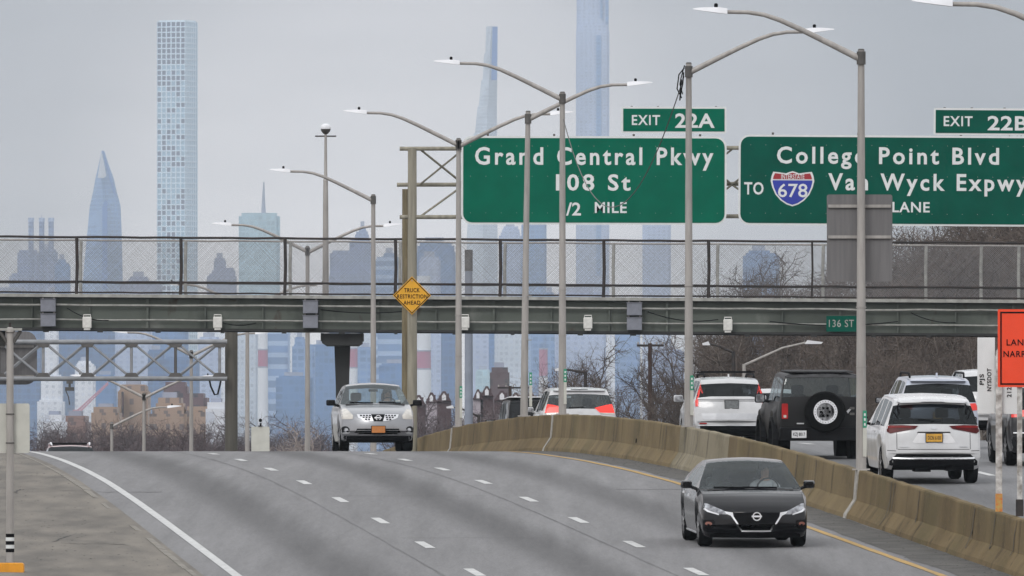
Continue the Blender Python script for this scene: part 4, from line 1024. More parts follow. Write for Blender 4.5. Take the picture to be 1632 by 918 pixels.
# -- nearer waterfront towers seen under the footbridge
LB = [
 ('deep', [(-40, 70, 470)], 8300, 'deep blue slab behind the overhead sign back'),
 ('white', [(60, 103, 640), (66, 100, 600), (72, 93, 470)], 7300, 'pale church like tower stepping in towards its top'),
 ('deep', [(92, 190, 500)], 8400, 'very wide deep blue tower behind the truss'),
 ('lav', [(184, 242, 480), (190, 238, 474)], 7900, 'pale lavender tower filling the middle truss bays'),
 ('white', [(120, 152, 583), (124, 146, 578)], 7000, 'white slab crossed by the pink crane jib'),
 ('blue', [(150, 186, 600)], 7050, 'plain blue block just beyond the white slab'),
 ('blue', [(228, 300, 512)], 8100, 'mid blue tower behind the tan brick houses'),
 ('deep', [(236, 262, 560), (262, 318, 572)], 7500, 'dark blue block low behind the tan brick houses'),
 ('lav', [(316, 352, 540)], 7700, 'lavender tower close to the gantry post'),
 ('white', [(334, 362, 500)], 8000, 'white tower whose top hides behind the lamp box'),
 ('pale', [(372, 412, 480)], 7800, 'pale grey banded tower beside the brown gantry post'),
 ('strip', [(426, 462, 490), (430, 458, 560)], 7600, 'striped blue tower beside the red banded chimney'),
 ('white', [(460, 486, 520)], 8600, 'pale tower above the twin chimney blocks'),
 ('blue2', [(466, 502, 552), (470, 486, 540)], 7200, 'blue block with a small pink sign on its roof'),
 ('blue', [(440, 500, 602)], 6900, 'broad blue block in front, next to the stencilled panel'),
 ('blue', [(494, 540, 552)], 7400, 'blue tower just before the bridge pier'),
 ('pale', [(574, 594, 500)], 8000, 'pale strip of tower between pier and lamp post'),
 ('blue2', [(570, 596, 556)], 7300, 'blue block between pier and lamp post'),
 ('strip', [(602, 645, 500), (600, 646, 570)], 7500, 'banded blue tower above the roof of the silver crossover'),
 ('blue', [(604, 660, 582)], 7000, 'solid blue block above the silver crossover'),
 ('lav', [(688, 704, 500)], 8200, 'thin lavender tower beside the big red banded chimney'),
 ('deep', [(703, 728, 480)], 7700, 'dark blue tower just before the two armed lamp'),
 ('lav', [(750, 790, 480)], 7900, 'lavender tower behind the grey monopole'),
 ('blue', [(779, 790, 560), (779, 789, 490)], 7600, 'narrow blue notch tower between two lavender towers'),
 ('pale', [(788, 838, 480)], 7500, 'pale tower with rows of windows behind the lamp post'),
 ('cyan', [(758, 782, 592)], 6800, 'low bright cyan block above the maroon roofs'),
 ('blue2', [(846, 868, 500), (868, 884, 470)], 7700, 'blue tower beyond the pink chimney'),
 ('lav', [(884, 968, 470)], 8000, 'wide pale lavender block behind the bare trees'),
 ('white', [(966, 972, 520), (972, 980, 500)], 7900, 'slim white tower seen through bare branches'),
 ('blue2', [(972, 1020, 500)], 8100, 'blue tower seen through bare branches'),
 ('lav2', [(1040, 1090, 560)], 8000, 'dim lavender block behind the utility pole'),
]
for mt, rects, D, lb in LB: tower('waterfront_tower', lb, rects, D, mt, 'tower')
# -- red and white banded power station chimneys
M['chim_white'] = simple('white_chimney_band', (.66, .69, .74), .7, 0, .1, .05); M['chim_red'] = simple('red_chimney_band', (.36, .11, .19), .7, 0, .15, .05)
for x0, x1, yt, bands, D, lb in ((411, 427, 470, (557, 585), 7000, 'red and white banded chimney between gantry post and striped tower'),
                         (663, 687, 440, (559, 588), 6900, 'thickest red and white banded chimney beside the diamond sign post'),
                         (557, 570, 470, (555, 586), 7000, 'red and white banded chimney half hidden by the bridge pier'),
                         (859, 873, 555, (556, 600), 7100, 'short reddish chimney beyond the lamp post')):
    k = D/F; t_ = thing('banded_chimney', lb, 'chimney', (((x0+x1)/2-816)*k, D, GZ), group='banded chimneys of the power station'); r_ = (x1-x0)/2*k
    zz = lambda y: (750-y)*k-GZ
    if yt < bands[0]-2: MB().lathe([(r_*.96, zz(bands[0])), (r_*.9, zz(yt))], 20).build('upper_band', M['chim_white'], t_, True)
    MB().lathe([(r_*1.0, zz(bands[1])), (r_*.965, zz(bands[0])-.02)], 20).build('red_band', M['chim_red'], t_, True)
    MB().lathe([(r_*1.14, -3), (r_*1.005, zz(bands[1])-.02)], 20).build('lower_band', M['chim_white'], t_, True)
    for q in (0, 1): MB().lathe([(r_*1.04, zz(bands[q])-.4), (r_*1.04, zz(bands[q])+.4)], 20).build('ring', FM['roofp'], t_)
# -- tower crane with a raised pink jib
D = 6500; k = D/F; t_ = thing('tower_crane', 'pink red crane jib rising at a slant beside the white slab', 'crane', ((125-816)*k, D, GZ))
M['crane'] = simple('faded_red_crane_paint', (.45, .15, .22), .6)
q = lambda x, y: Vector(((x-125)*k, 0, (750-y)*k-GZ))
MB().tube([(0, 0, -3), q(125, 652)], .9, 4).build('mast', M['crane'], t_)
jb = MB(); a_, b_ = q(120, 660), q(172, 611)
for dx, dz, dy in ((0, 1.0, 0), (.7, -.6, .8), (.7, -.6, -.8)): jb.tube([a_+Vector((dx, dy, dz)), b_+Vector((dx*.3, dy*.3, dz*.3))], .3, 5)
for i in range(16):
    p_, p2 = a_+(b_-a_)*i/16, a_+(b_-a_)*(i+1)/16; jb.tube([p_+Vector((0, 0, 1.0)), p2+Vector((.6, .6, -.5))], .2, 4); jb.tube([p_+Vector((.6, -.6, -.5)), p2+Vector((0, 0, 1.0))], .2, 4)
jb.build('jib', M['crane'], t_); MB().cbox(q(120, 656), (2.5, 2, 2)).build('cab', M['crane'], t_)
# -- brick buildings in the middle distance
def house(name, label, rects, D, mat, **kw): return tower(name, label, rects, D, mat, 'building', zb=-12.0, **kw)
house('brick_building', 'tall tan brick building with a dark stair slot behind the pale street lamp', [(190, 238, 624), (192, 236, 622)], 2300, 'tan', plant=1)
house('brick_building', 'lower tan brick wing with stepped roof behind the gantry', [(250, 294, 643), (296, 342, 657), (240, 300, 660)], 2250, 'tan', plant=1)
house('brick_building', 'low tan brick block in front of the white slab', [(148, 192, 658)], 2200, 'tan', plant=.6)
house('brick_building', 'reddish brick block above the red roofed car', [(102, 142, 673)], 2000, 'redb', plant=.8)
house('brick_building', 'dull purple building with a sloping upper storey', [(258, 332, 634), (262, 300, 616)], 2900, 'brickp', plant=1)
house('brick_building', 'dark maroon block with a pale band behind the lamp post', [(781, 812, 594)], 2500, 'slate', plant=1)
house('brick_building', 'white low rooftop building beside the gantry post', [(330, 362, 652)], 1900, 'white', plant=.6)
house('brick_building', 'small white building beneath the white slab', [(72, 104, 672)], 1900, 'white', plant=.6)
kk = 2300/F
tb = [o for o in col.objects if o.name == 'brick_building'][0]
MB().box((197-214)*kk, (200-214)*kk, -13, -9.5, (750-665)*kk+12, (750-625)*kk+12).build('stair_slot', FM['slate'], tb)
# a row of maroon gabled houses above the black boxy vehicle
FM['gable'] = simple('maroon_roof', (.085, .05, .055), .9, 0, .3, .3); FM['gwall'] = simple('pale_house_wall', (.42, .38, .42), .9, 0, .3, .4)
D = 1250; k = D/F
for i, (cx, w_, yt, lb) in enumerate(((762, 16, 621, 'small maroon gabled house beside the grey monopole'), (776, 20, 616, 'tallest maroon gabled house with a pale gable window'), (800, 24, 623, 'maroon gabled house under the dark maroon block'), (822, 22, 626, 'maroon gabled house behind the lamp post'), (846, 26, 627, 'maroon gabled house behind the white minivan'),
                                    (668, 20, 630, 'maroon gabled house below the thick banded chimney'), (688, 18, 626, 'maroon gabled house beside the diamond sign post'), (708, 22, 624, 'maroon gabled house with white dormer before the two armed lamp'))):
    t_ = thing('gabled_house', lb, 'house', ((cx-816)*k, D, -12.5), group='row of gabled houses'); W2 = w_/2*k; z1 = (750-yt)*k+12.5; z0 = z1-16*k
    MB().box(-W2, W2, -5, 5, -1, z0).build('wall', FM['gwall'] if i % 3 == 0 else FM['gable'], t_)
    MB().prism([(-W2*1.06, z0+.01), (W2*1.06, z0+.01), (W2*.2, z1), (-W2*.2, z1)], -5.3, 5.3).build('roof', FM['gable'], t_)
    MB().prism([(-W2*.3, z0+.1), (W2*.3, z0+.1), (W2*.3, z0+.55*(z1-z0)), (0, z0+.8*(z1-z0)), (-W2*.3, z0+.55*(z1-z0))], -5.6, -5.32).build('dormer', M['white_metal'], t_)
    MB().box(W2*.45, W2*.7, -1, 0, z0+.2, z0+.8*(z1-z0)).build('chimney', FM['gable'], t_)

# ------------------------------------------------------------------ poles and service road furniture beyond the bridge
def at(px, py, D): return P(px, py, D)
D = 505; b = at(747, 690, D); b.z = zroad(D)-.3
t_ = thing('monopole', 'thick grey blue steel monopole with a dark top section', 'pole', b)
ztop = at(0, 398, D).z-b.z; zs_ = at(0, 432, D).z-b.z
MB().tube([(0, 0, -.3), (0, 0, zs_)], [.19, .155], 16).build('pole', simple('blue_grey_pole', (.24, .27, .33), .6, 0, .15, 2), t_, True)
MB().tube([(.0, 0, zs_+.005), (.0, 0, ztop)], .165, 16).build('antenna_sleeve', M['galv_dark'], t_, True)
def utility(px, ytop, D, label, arm=(1015, 1058), zb=None):
    b = at(px, 700, D); b.z = zground(b.x, D) if zb is None else zb
    t_ = thing('utility_pole', label, 'utility pole', b); z = at(0, ytop, D).z-b.z; k = D/F
    MB().tube([(0, 0, -.3), (0, 0, z)], [.11, .085], 8).build('pole', simple('dark_wood', (.05, .028, .022), .9, 0, .4, 4), t_, True)
    MB().box((arm[0]-px)*k, (arm[1]-px)*k, -.06, .06, z-.14, z-.05).build('crossarm', M['rust'], t_)
    mb = MB()
    for q in range(5):
        xx = (arm[0]-px)*k+((arm[1]-arm[0])*k-.1)*q/4+.05; mb.lathe([(.03, 0), (.04, .05), (.02, .1)], 8, (xx, 0, z-.048))
    mb.build('insulators', M['galv'], t_)
    return t_
utility(1036, 547, 520, 'brown utility pole with a crossarm among the bare trees', zb=-1.6)
utility(813, 615, 640, 'dark utility pole with crossarm above the black boxy vehicle', (793, 843), zb=-7.5)
def side_lamp(px, pyt, D, xa, ya, label, zb, col_='rust'):
    b = at(px, 700, D); b.z = zb; k = D/F
    t_ = thing('side_street_lamp', label, 'street lamp', b, group='street lamps on the service road'); z = at(0, pyt, D).z-zb; dx = (xa-px)*k; dz = (pyt-ya)*k
    MB().tube([(0, 0, -.3), (0, 0, z)], [.1, .07], 8).build('pole', M[col_], t_, True)
    MB().tube([(0, 0, z-.05), (dx*.5, 0, z+dz*.75), (dx*.8, 0, z+dz)], [.05, .04, .035], 6).build('arm', M['galv' if abs(dx) > 1.5 else col_], t_, True)
    s_ = 1 if dx > 0 else -1
    MB().prism([(dx*.8-s_*.05, z+dz-.05), (dx*1.0, z+dz-.05), (dx*1.02, z+dz+.02), (dx*.82, z+dz+.09)], -.1, .1).build('lamp_head', M['white_metal'], t_)
side_lamp(933, 592, 470, 885, 589, 'side street lamp with a white head above the white minivan', -1.8)
side_lamp(1169, 560, 450, 1120, 548, 'dark side street lamp behind the white crossover', -.6)
side_lamp(1186, 580, 462, 1309, 546, 'side street lamp with a long rising arm above the black off roader', -.8, 'galv')
side_lamp(763, 662, 560, 712, 649, 'small side street lamp beside the grey monopole', -6)
# ------------------------------------------------------------------ vehicles
def paint(name, c, metal=.3, rough=.32, dirt=.12, coat=.6, spec=.2):
    return simple(name, c, rough, metal, dirt, 2.2, coat=coat, detail=6, spec=spec)
def glass(name, tint, fac_min=.06, rough=.02):
    m = bpy.data.materials.new(name); m.use_nodes = True; t = m.node_tree; t.nodes.clear()
    o = N(t, 'ShaderNodeOutputMaterial'); tr = N(t, 'ShaderNodeBsdfTransparent'); tr.inputs[0].default_value = (*tint, 1)
    gl = N(t, 'ShaderNodeBsdfGlossy'); gl.inputs['Roughness'].default_value = rough; gl.inputs['Color'].default_value = (.9, .96, .98, 1)
    lw = N(t, 'ShaderNodeLayerWeight'); lw.inputs['Blend'].default_value = .12
    r = N(t, 'ShaderNodeMapRange'); r.inputs['To Min'].default_value = fac_min; r.inputs['To Max'].default_value = .9; L(t, lw.outputs['Fresnel'], r.inputs[0])
    x = N(t, 'ShaderNodeMixShader'); L(t, r.outputs[0], x.inputs[0]); L(t, tr.outputs[0], x.inputs[1]); L(t, gl.outputs[0], x.inputs[2]); L(t, x.outputs[0], o.inputs[0])
    return m
M['glass_clear'] = glass('clear_windscreen_glass', (.78, .85, .85), .06)
M['glass_mid'] = glass('tinted_glass', (.42, .47, .48), .04)
M['glass_dark'] = glass('dark_privacy_glass', (.10, .11, .125), .022)
M['glass_front'] = glass('dusty_windscreen_glass', (.60, .66, .66), .085)
M['chrome'] = simple('chrome_trim', (.72, .73, .75), .3, .45, .05, 5)
M['silverplastic'] = simple('satin_silver_plastic', (.52, .53, .55), .4, .3, .1, 5)
M['trim'] = simple('dark_bumper_plastic', (.009, .009, .010), .7, 0, .3, 5, spec=.08)
M['seat'] = simple('dark_seat_cloth', (.022, .022, .025), .9, 0, .3, 9)
M['dash'] = simple('dark_dashboard', (.02, .02, .022), .7, 0, .2, 5)
M['lens_clear'] = simple('clear_headlamp_lens', (.50, .52, .55), .12, .35, .45, 9, c2=(.12, .12, .13))
M['lens_cream'] = simple('aged_headlamp_lens', (.62, .59, .54), .2, .1, .3, 6)
M['lens_red'] = simple('red_lamp_lens', (.40, .012, .012), .3, 0, .3, 8, spec=.2)
M['lens_dark'] = simple('dark_red_lamp_lens', (.09, .006, .007), .35, 0, .4, 8, spec=.15)
M['lens_mid'] = simple('deep_red_lamp_lens', (.20, .008, .008), .35, 0, .3, 8, spec=.15)
M['lens_amber'] = simple('dull_amber_reflector', (.30, .12, .09), .2, 0, .3, 9)
M['rim'] = simple('alloy_rim', (.32, .32, .33), .35, .7, .25, 8)
M['plate_gold'] = simple('gold_number_plate', (.66, .36, .05), .5, 0, .2, 12)
M['plate_orange'] = simple('orange_number_plate', (.52, .19, .045), .5, 0, .15, 12)
M['plate_white'] = simple('white_number_plate', (.70, .71, .72), .5, 0, .15, 12)
M['plate_grey'] = simple('dirty_grey_number_plate', (.17, .18, .185), .6, 0, .35, 20)
def brake_lit(name, e):
    m = simple(name, (.55, .02, .015), .3, 0, .2, 8); b = m.node_tree.nodes['Principled BSDF']
    b.inputs['Emission Color'].default_value = (1, .05, .03, 1); b.inputs['Emission Strength'].default_value = e; return m
M['lens_lit'] = brake_lit('lit_brake_lamp', .55)
M['lens_halflit'] = brake_lit('lit_tail_lamp', .16)

def interp(kn, y):
    if y <= kn[0][0]: return kn[0][1]
    for i in range(len(kn)-1):
        if y <= kn[i+1][0]:
            a, b = kn[i], kn[i+1]; t = (y-a[0])/(b[0]-a[0]+1e-9); return a[1]+(b[1]-a[1])*t
    return kn[-1][1]
class Car:
    """body lofted from stations along y (front = +y); windows are the loft's own faces, lamps and trim are laid on the body by casting onto it"""
    def __init__(s, name, label, p):
        s.p = p; s.t = thing(name, label, p.get('cat', 'car'), group=p.get('group'))
        s.L, s.W = p['L'], p['W']; s.build_body()
    def top(s, y): return interp(s.p['top'], y)
    def low(s, y):
        z = interp(s.p['low'], y)
        for yw in s.p['axles']:
            r = s.p['R']+.055; d = abs(y-yw)
            if d < r: z = max(z, s.p['R']*.98+math.sqrt(r*r-d*d))
        return z
    def lowc(s, y): return interp(s.p['low'], y)
    def hw(s, y): return s.W*interp(s.p.get('plan', [(-9, 1), (9, 1)]), y)
    def section(s, y):
        p = s.p; W = s.hw(y); zl = s.low(y); zt = s.top(y); belt = interp(p['belt'], y); zs = max(min(belt, zt-.045), zl+.05)
        zr = p['roof']; k = p.get('tumble', .22)
        def w(z): return W*(.965-k*min(1, max(0, (z-zs)/(zr-belt))))
        h = zt-zs; rc = min(p.get('rc', .09), .6*h); cr = p.get('crown', .04)*min(1, h/.15)
        fl = p.get('flare', 0)
        wa = W
        for yw in p['axles']:
            d = abs(y-yw)
            if d < p['R']+.16: wa = W+fl*(1-sstep(p['R']-.05, p['R']+.16, d))
        dz = zs-zl
        pts = [(0, zl), (wa*.86, zl), (wa*.945, zl+min(.03, .2*dz)), (wa*.985, zl+.30*dz), (wa, zl+.60*dz), (W*.997, zl+.78*dz), (W*.972, zs)]
        pts += [(w(zs+.06*h), zs+.06*h), (w(zs+.5*h), zs+.5*h), (w(zt-rc), zt-rc)]
        wt = w(zt-rc)
        pts += [(wt-.22*rc, zt-.38*rc), (wt-.75*rc, zt-cr*.62), (wt*.45, zt-cr*.2), (0, zt)]
        return pts
    def warp(s, x, y, z):
        p = s.p; u = abs(x)/s.W
        yf, yr = s.L/2, -s.L/2
        y -= p.get('sweep_f', .22)*u**2.6*sstep(yf-1.3, yf, y)
        y += p.get('sweep_r', .12)*u**2.6*sstep(yr+1.0, yr, y)
        if z > p['belt'][0][1]: y -= p.get('sweep_w', .14)*u**2*sstep(p['hdr']-.3, p['hdr']+.1, y)*(1-sstep(p['cowl'], p['cowl']+.15, y))
        return (x, y, z)
    def build_body(s):
        p = s.p; ys = set()
        for kn in ('top', 'low', 'belt', 'plan'):
            for y, _ in p.get(kn, []):
                if -s.L/2 <= y <= s.L/2: ys.add(round(y, 3))
        n = 56
        for i in range(n+1): ys.add(round(-s.L/2+s.L*i/n, 3))
        for a in p['axles']:
            r = p['R']+.055
            for q in range(-8, 9): ys.add(round(a+r*math.sin(q/8*math.pi/2)*.999, 3))
        for y0, y1 in p['side']: ys.add(y0); ys.add(y1)
        for q in ('cowl', 'hdr', 'rtop', 'rbot'): ys.add(p[q])
        keep = set([p['cowl'], p['hdr'], p['rtop'], p['rbot']]+[q for sd in p['side'] for q in sd]+[k_[0] for k_ in p['top']])
        st = []
        for y in sorted(ys):
            if st and y-st[-1] < .012:
                if y in keep: st[-1] = y
                continue
            st.append(y)
        secs = [s.section(y) for y in st]; npt = len(secs[0]); ring = 2*npt-2
        v = []
        for y, sec in zip(st, secs):
            r_ = [s.warp(x, y, z) for x, z in sec]+[s.warp(-x, y, z) for x, z in reversed(sec[1:-1])]
            v += r_
        groups = {'body': [], 'windscreen': [], 'rear_window': [], 'sideR': [], 'sideL': [], 'under': []}
        def side_of(ya, yb):
            ym = (ya+yb)/2
            return any(a-.001 <= ym <= b+.001 for a, b in p['side'])
        for i in range(len(st)-1):
            ym = (st[i]+st[i+1])/2
            for j in range(ring):
                q = (i*ring+j, i*ring+(j+1) % ring, (i+1)*ring+(j+1) % ring, (i+1)*ring+j)
                jj = j if j < npt-1 else ring-1-j            # mirrored strip index
                g = 'body'
                if jj == 0: g = 'under'
                elif jj >= 10 and p['hdr'] < ym < p['cowl']: g = 'windscreen'
                elif jj >= 10 and p['rbot'] < ym < p['rtop']: g = 'rear_window'
                elif 7 <= jj <= 8 and side_of(st[i], st[i+1]): g = 'sideR' if j < npt-1 else 'sideL'
                groups[g].append(q)
        groups['body'].append(tuple(range(ring))); groups['body'].append(tuple((len(st)-1)*ring+j for j in reversed(range(ring))))
        def mesh(faces):
            idx = {}; vv = []; ff = []
            for f in faces:
                o = []
                for q in f:
                    if q not in idx: idx[q] = len(vv); vv.append(v[q])
                    o.append(idx[q])
                ff.append(tuple(o))
            return MB().add(vv, ff)
        allm = MB().add(v, groups['body']+groups['windscreen']+groups['rear_window']+groups['sideR']+groups['sideL'])
        s.bvh = BVHTree.FromPolygons([Vector(q) for q in allm.v], allm.f)
        s.body = mesh(groups['body']).build('body', p['mat'], s.t, True)
        s.body.data.set_sharp_from_angle(angle=R(32))
        mesh(groups['under']).build('underbody', M['black'], s.t)
        MB().box(-s.W*.72, s.W*.72, -s.L*.40, s.L*.38, p['low'][len(p['low'])//2][1]+.03, .62).build('floor', M['black'], s.t)
        if groups['windscreen']: mesh(groups['windscreen']).build('windscreen', p.get('gw', M['glass_clear']), s.t, True)
        if groups['rear_window']: mesh(groups['rear_window']).build('rear_window', p.get('gr', M['glass_dark']), s.t, True)
        for g in ('sideR', 'sideL'):
            if groups[g]: mesh(groups[g]).build('side_window', p.get('gs', M['glass_dark']), s.t, True)
    def cast(s, a, b, view):
        far = 9
        if view == 'front': o, d = Vector((a, far, b)), Vector((0, -1, 0))
        elif view == 'rear': o, d = Vector((a, -far, b)), Vector((0, 1, 0))
        elif view == 'left': o, d = Vector((-far, a, b)), Vector((1, 0, 0))
        else: o, d = Vector((far, a, b)), Vector((-1, 0, 0))
        h = s.bvh.ray_cast(o, d)
        if h[0] is None:
            h = s.bvh.find_nearest(Vector((a, s.L/2 if view == 'front' else -s.L/2, b)) if view in ('front', 'rear') else Vector((o.x*s.W/far, a, b)))
        return h[0], -d
    def panel(s, name, poly, mat, view='front', eps=.006, thick=.03, parent=None, sub=.05, smooth=True):
        bm = bmesh.new(); vs = [bm.verts.new((a, b, 0)) for a, b in poly]
        es = [bm.edges.new((vs[i], vs[(i+1) % len(vs)])) for i in range(len(vs))]
        bmesh.ops.triangle_fill(bm, edges=es, use_beauty=True, use_dissolve=False)
        for it in range(6):
            lng = [e for e in bm.edges if e.calc_length() > sub]
            if not lng: break
            bmesh.ops.subdivide_edges(bm, edges=lng, cuts=1); bmesh.ops.triangulate(bm, faces=[f for f in bm.faces if len(f.verts) > 3])
        bm.verts.ensure_lookup_table()
        pos = []; out = None
        for q in bm.verts:
            h, out = s.cast(q.co.x, q.co.y, view); pos.append(h+out*eps)
        for q, p_ in zip(bm.verts, pos): q.co = p_
        r = bmesh.ops.extrude_face_region(bm, geom=bm.faces[:])
        for g in r['geom']:
            if isinstance(g, bmesh.types.BMVert): g.co = g.co-out*(thick+eps)
        bmesh.ops.recalc_face_normals(bm, faces=bm.faces)
        me = bpy.data.meshes.new(name); bm.to_mesh(me); bm.free()
        o = link_mesh(name, me, mat, parent or s.t, smooth); me.set_sharp_from_angle(angle=R(35)); return o
    def pair(s, name, poly, mat, view='front', **kw):
        a = s.panel(name, poly, mat, view, **kw); b = s.panel(name, [(-x, z) for x, z in poly], mat, view, **kw); return a, b
    def disc(s, name, c, r, mat, view='front', n=18, rx=None, **kw):
        return s.panel(name, [(c[0]+(rx or r)*math.cos(2*math.pi*i/n), c[1]+r*math.sin(2*math.pi*i/n)) for i in range(n)], mat, view, sub=.06, **kw)
    def ring(s, name, c, r0, r1, mat, view='front', n=20, eps=.012, rx=1.0):
        h, out = s.cast(c[0], c[1], view); mb = MB(); v = []
        for r in (r0, r1):
            for q in (eps, eps+.012):
                for i in range(n):
                    t = 2*math.pi*i/n; v.append(h+out*q+Vector((r*rx*math.cos(t), 0, r*math.sin(t))))
        f = []
        for i in range(n):
            j = (i+1) % n; f += [(n+i, n+j, 3*n+j, 3*n+i), (i, n+i, n+j, j), (2*n+i, 2*n+j, 3*n+j, 3*n+i), (i, j, 2*n+j, 2*n+i)]
        return mb.add(v, f).build(name, mat, s.t, True)
    def wheels(s, tw=.225, rimr=None, rim=None, spokes=10):
        R_ = s.p['R']; rr = rimr or R_*.68
        for yw in s.p['axles']:
            for sx in (-1, 1):
                x1 = sx*(s.W-.025); x0 = sx*(s.W-.025-tw)
                w_ = MB().lathe([(rr, 0), (R_-.03, 0), (R_, .04), (R_, tw-.04), (R_-.03, tw), (rr, tw)], 28, (min(x0, x1), 0, 0), 'x').build('wheel', M['rubber'], s.t, True)
                w_.location = (0, yw, R_)
                mb = MB().lathe([(.001, 0), (rr, 0), (rr, .02), (rr-.025, .03), (rr-.04, .012), (.001, .012)] if sx > 0 else [(.001, 0), (rr, 0), (rr, -.02), (rr-.025, -.03), (rr-.04, -.012), (.001, -.012)], 28, (x1-sx*.03, 0, 0), 'x')
                for q in range(spokes):
                    an = 2*math.pi*q/spokes; M4 = Matrix.Rotation(an, 3, 'X')
                    mb.cbox(Vector((x1-sx*.012, 0, 0))+M4 @ Vector((0, 0, rr*.53)), (.03, .035, rr*.86), M4)
                mb.lathe([(.001, 0), (.06, 0), (.05, .03*sx), (.001, .03*sx)], 12, (x1-sx*.02, 0, 0), 'x')
                mb.build('rim', rim or M['rim'], w_, True)
                MB().box(min(x0, x1)+.02, max(x0, x1)-.08, -.1, .1, -.1, .1).build('hub', M['black'], w_)
    def mirrors(s, y, z, mat, w_=.2, h_=.13, x=None):
        x = x or s.W+.10
        for sx in (-1, 1):
            v = []
            for q, (f, g) in enumerate(((.75, .8), (1, 1), (.95, .95), (.7, .7))):
                yy = y+(-.07, -.05, .04, .09)[q]
                for a, b in rrect(-w_/2*f, w_/2*f, -h_/2*g, h_/2*g, .035, 3): v.append((sx*x+a, yy, z+b))
            n = len(v)//4; f = [tuple(range(n)), tuple(3*n+i for i in reversed(range(n)))]+[(a*n+i, a*n+(i+1) % n, (a+1)*n+(i+1) % n, (a+1)*n+i) for a in range(3) for i in range(n)]
            m_ = MB().add(v, f).tube([(sx*(x-.05), y, z-.03), (sx*(s.W-.12), y+.05, z-.10)], .028, 6).build('mirror', mat, s.t, True)
            MB().prism(rrect(sx*x-w_*.4, sx*x+w_*.4, z-h_*.4, z+h_*.4, .03, 3), y-.078, y-.0715).build('mirror_glass', M['lens_clear'], m_)
    def seats(s, yf, yr, zc=.55, zh=1.25, x=.37, rear=True):
        for sx in (-1, 1):
            st = MB(); v = []
            for z, w_, dy in ((zc, .25, .0), (zc+.3, .25, -.06), (zh-.22, .21, -.16), (zh-.17, .15, -.18)):
                v += [(sx*x-w_, yf+dy-.07, z), (sx*x+w_, yf+dy-.07, z), (sx*x+w_, yf+dy+.07, z), (sx*x-w_, yf+dy+.07, z)]
            st.add(v, [(0, 3, 2, 1), (12, 13, 14, 15)]+[(4*a+i, 4*a+(i+1) % 4, 4*a+4+(i+1) % 4, 4*a+4+i) for a in range(3) for i in range(4)])
            st.box(sx*x-.25, sx*x+.25, yf, yf+.5, zc-.12, zc+.04)
            st_ = st.build('seat', M['seat'], s.t, True, bevel=.02)
            MB().prism(rrect(sx*x-.13, sx*x+.13, zh-.14, zh+.06, .05), yf-.25, yf-.13).build('headrest', M['seat'], st_, bevel=.02)
        if rear:
            b = MB().box(-s.W*.68, s.W*.68, yr-.1, yr+.1, zc-.1, zh-.28).box(-s.W*.68, s.W*.68, yr, yr+.45, zc-.2, zc-.02).build('rear_seat', M['seat'], s.t, bevel=.04)
            for sx in (-1, 1): MB().prism(rrect(sx*.4-.13, sx*.4+.13, zh-.27, zh-.12, .05), yr-.1, yr+.02).build('headrest', M['seat'], b, bevel=.02)
    def dash(s, y, z):
        MB().prism([(y-.1, z-.35), (y+.55, z-.3), (y+.55, z-.03), (y+.2, z), (y-.05, z-.04), (y-.1, z-.12)], -s.W*.78, s.W*.78, 'x').build('dashboard', M['dash'], s.t)
        w_ = MB(); pts = [(.36*-1+.18*math.cos(2*math.pi*i/16), y-.22+.06*math.sin(2*math.pi*i/16), z-.03+.17*math.sin(2*math.pi*i/16)) for i in range(17)]
        w_.tube(pts, .016, 6, False).cbox((-.36, y-.21, z-.03), (.3, .03, .04)).build('steering_wheel', M['black'], s.t, True)
    def wiper(s, pts):
        mb = MB()
        for a, b, c, d in pts:
            p0, o = s.cast(a, b, 'front'); p1, o = s.cast((a+c)/2, (b+d)/2, 'front'); p2, o = s.cast(c, d, 'front')
            mb.tube([p0+o*.02, p1+o*.02, p2+o*.02], .012, 5)
        mb.build('wipers', M['black'], s.t)
    def plate(s, c, w_, h_, mat, view='rear', text=None, frame=True, tm='black', dy=.03, cz=None):
        h, out = s.cast(c[0], cz or c[1], view); sg = out.y
        t_ = MB()
        y0 = h.y+sg*dy
        fr = MB().box(c[0]-w_/2-.012, c[0]+w_/2+.012, min(y0, y0-sg*(dy+.1)), max(y0, y0-sg*(dy+.1)), c[1]-h_/2-.012, c[1]+h_/2+.012).build('number_plate', M['black'], s.t)
        MB().box(c[0]-w_/2, c[0]+w_/2, min(y0+sg*.002, y0+sg*.008), max(y0+sg*.002, y0+sg*.008), c[1]-h_/2, c[1]+h_/2).build('plate_face', mat, fr)
        if text:
            me, wd = text_mesh(text, 1.0, .01, .002, 1.05, w_*.8, h_*.45/.7)
            if view == 'front':
                for v_ in me.vertices: v_.co.x = w_*.8-v_.co.x; v_.co.y = -v_.co.y
            o = link_mesh('plate_text', me, M[tm], fr); o.location = (c[0]-w_*.4, y0+sg*.011, c[1]-h_*.22)
    def place(s, o, D, away, dx=0.0, right=False, scale=1.0, dz=0.0, yaw=0.0):
        b = onroad(o, D, dz+(RIGHT_DZ if right else 0)); b.x += dx
        s.t.location = b; sl = math.atan(slope(D))
        s.t.rotation_euler = (sl if away else -sl, 0, HEAD+yaw if away else math.pi+HEAD+yaw); s.t.scale = (scale,)*3
        return s
    def at_front(s, o, D, **kw):            # D is where the front wheels stand
        return s.place(o, D+s.p['axles'][1], False, **kw)
    def at_rear(s, o, D, **kw):             # D is where the rear wheels stand
        return s.place(o, D-s.p['axles'][0], True, **kw)

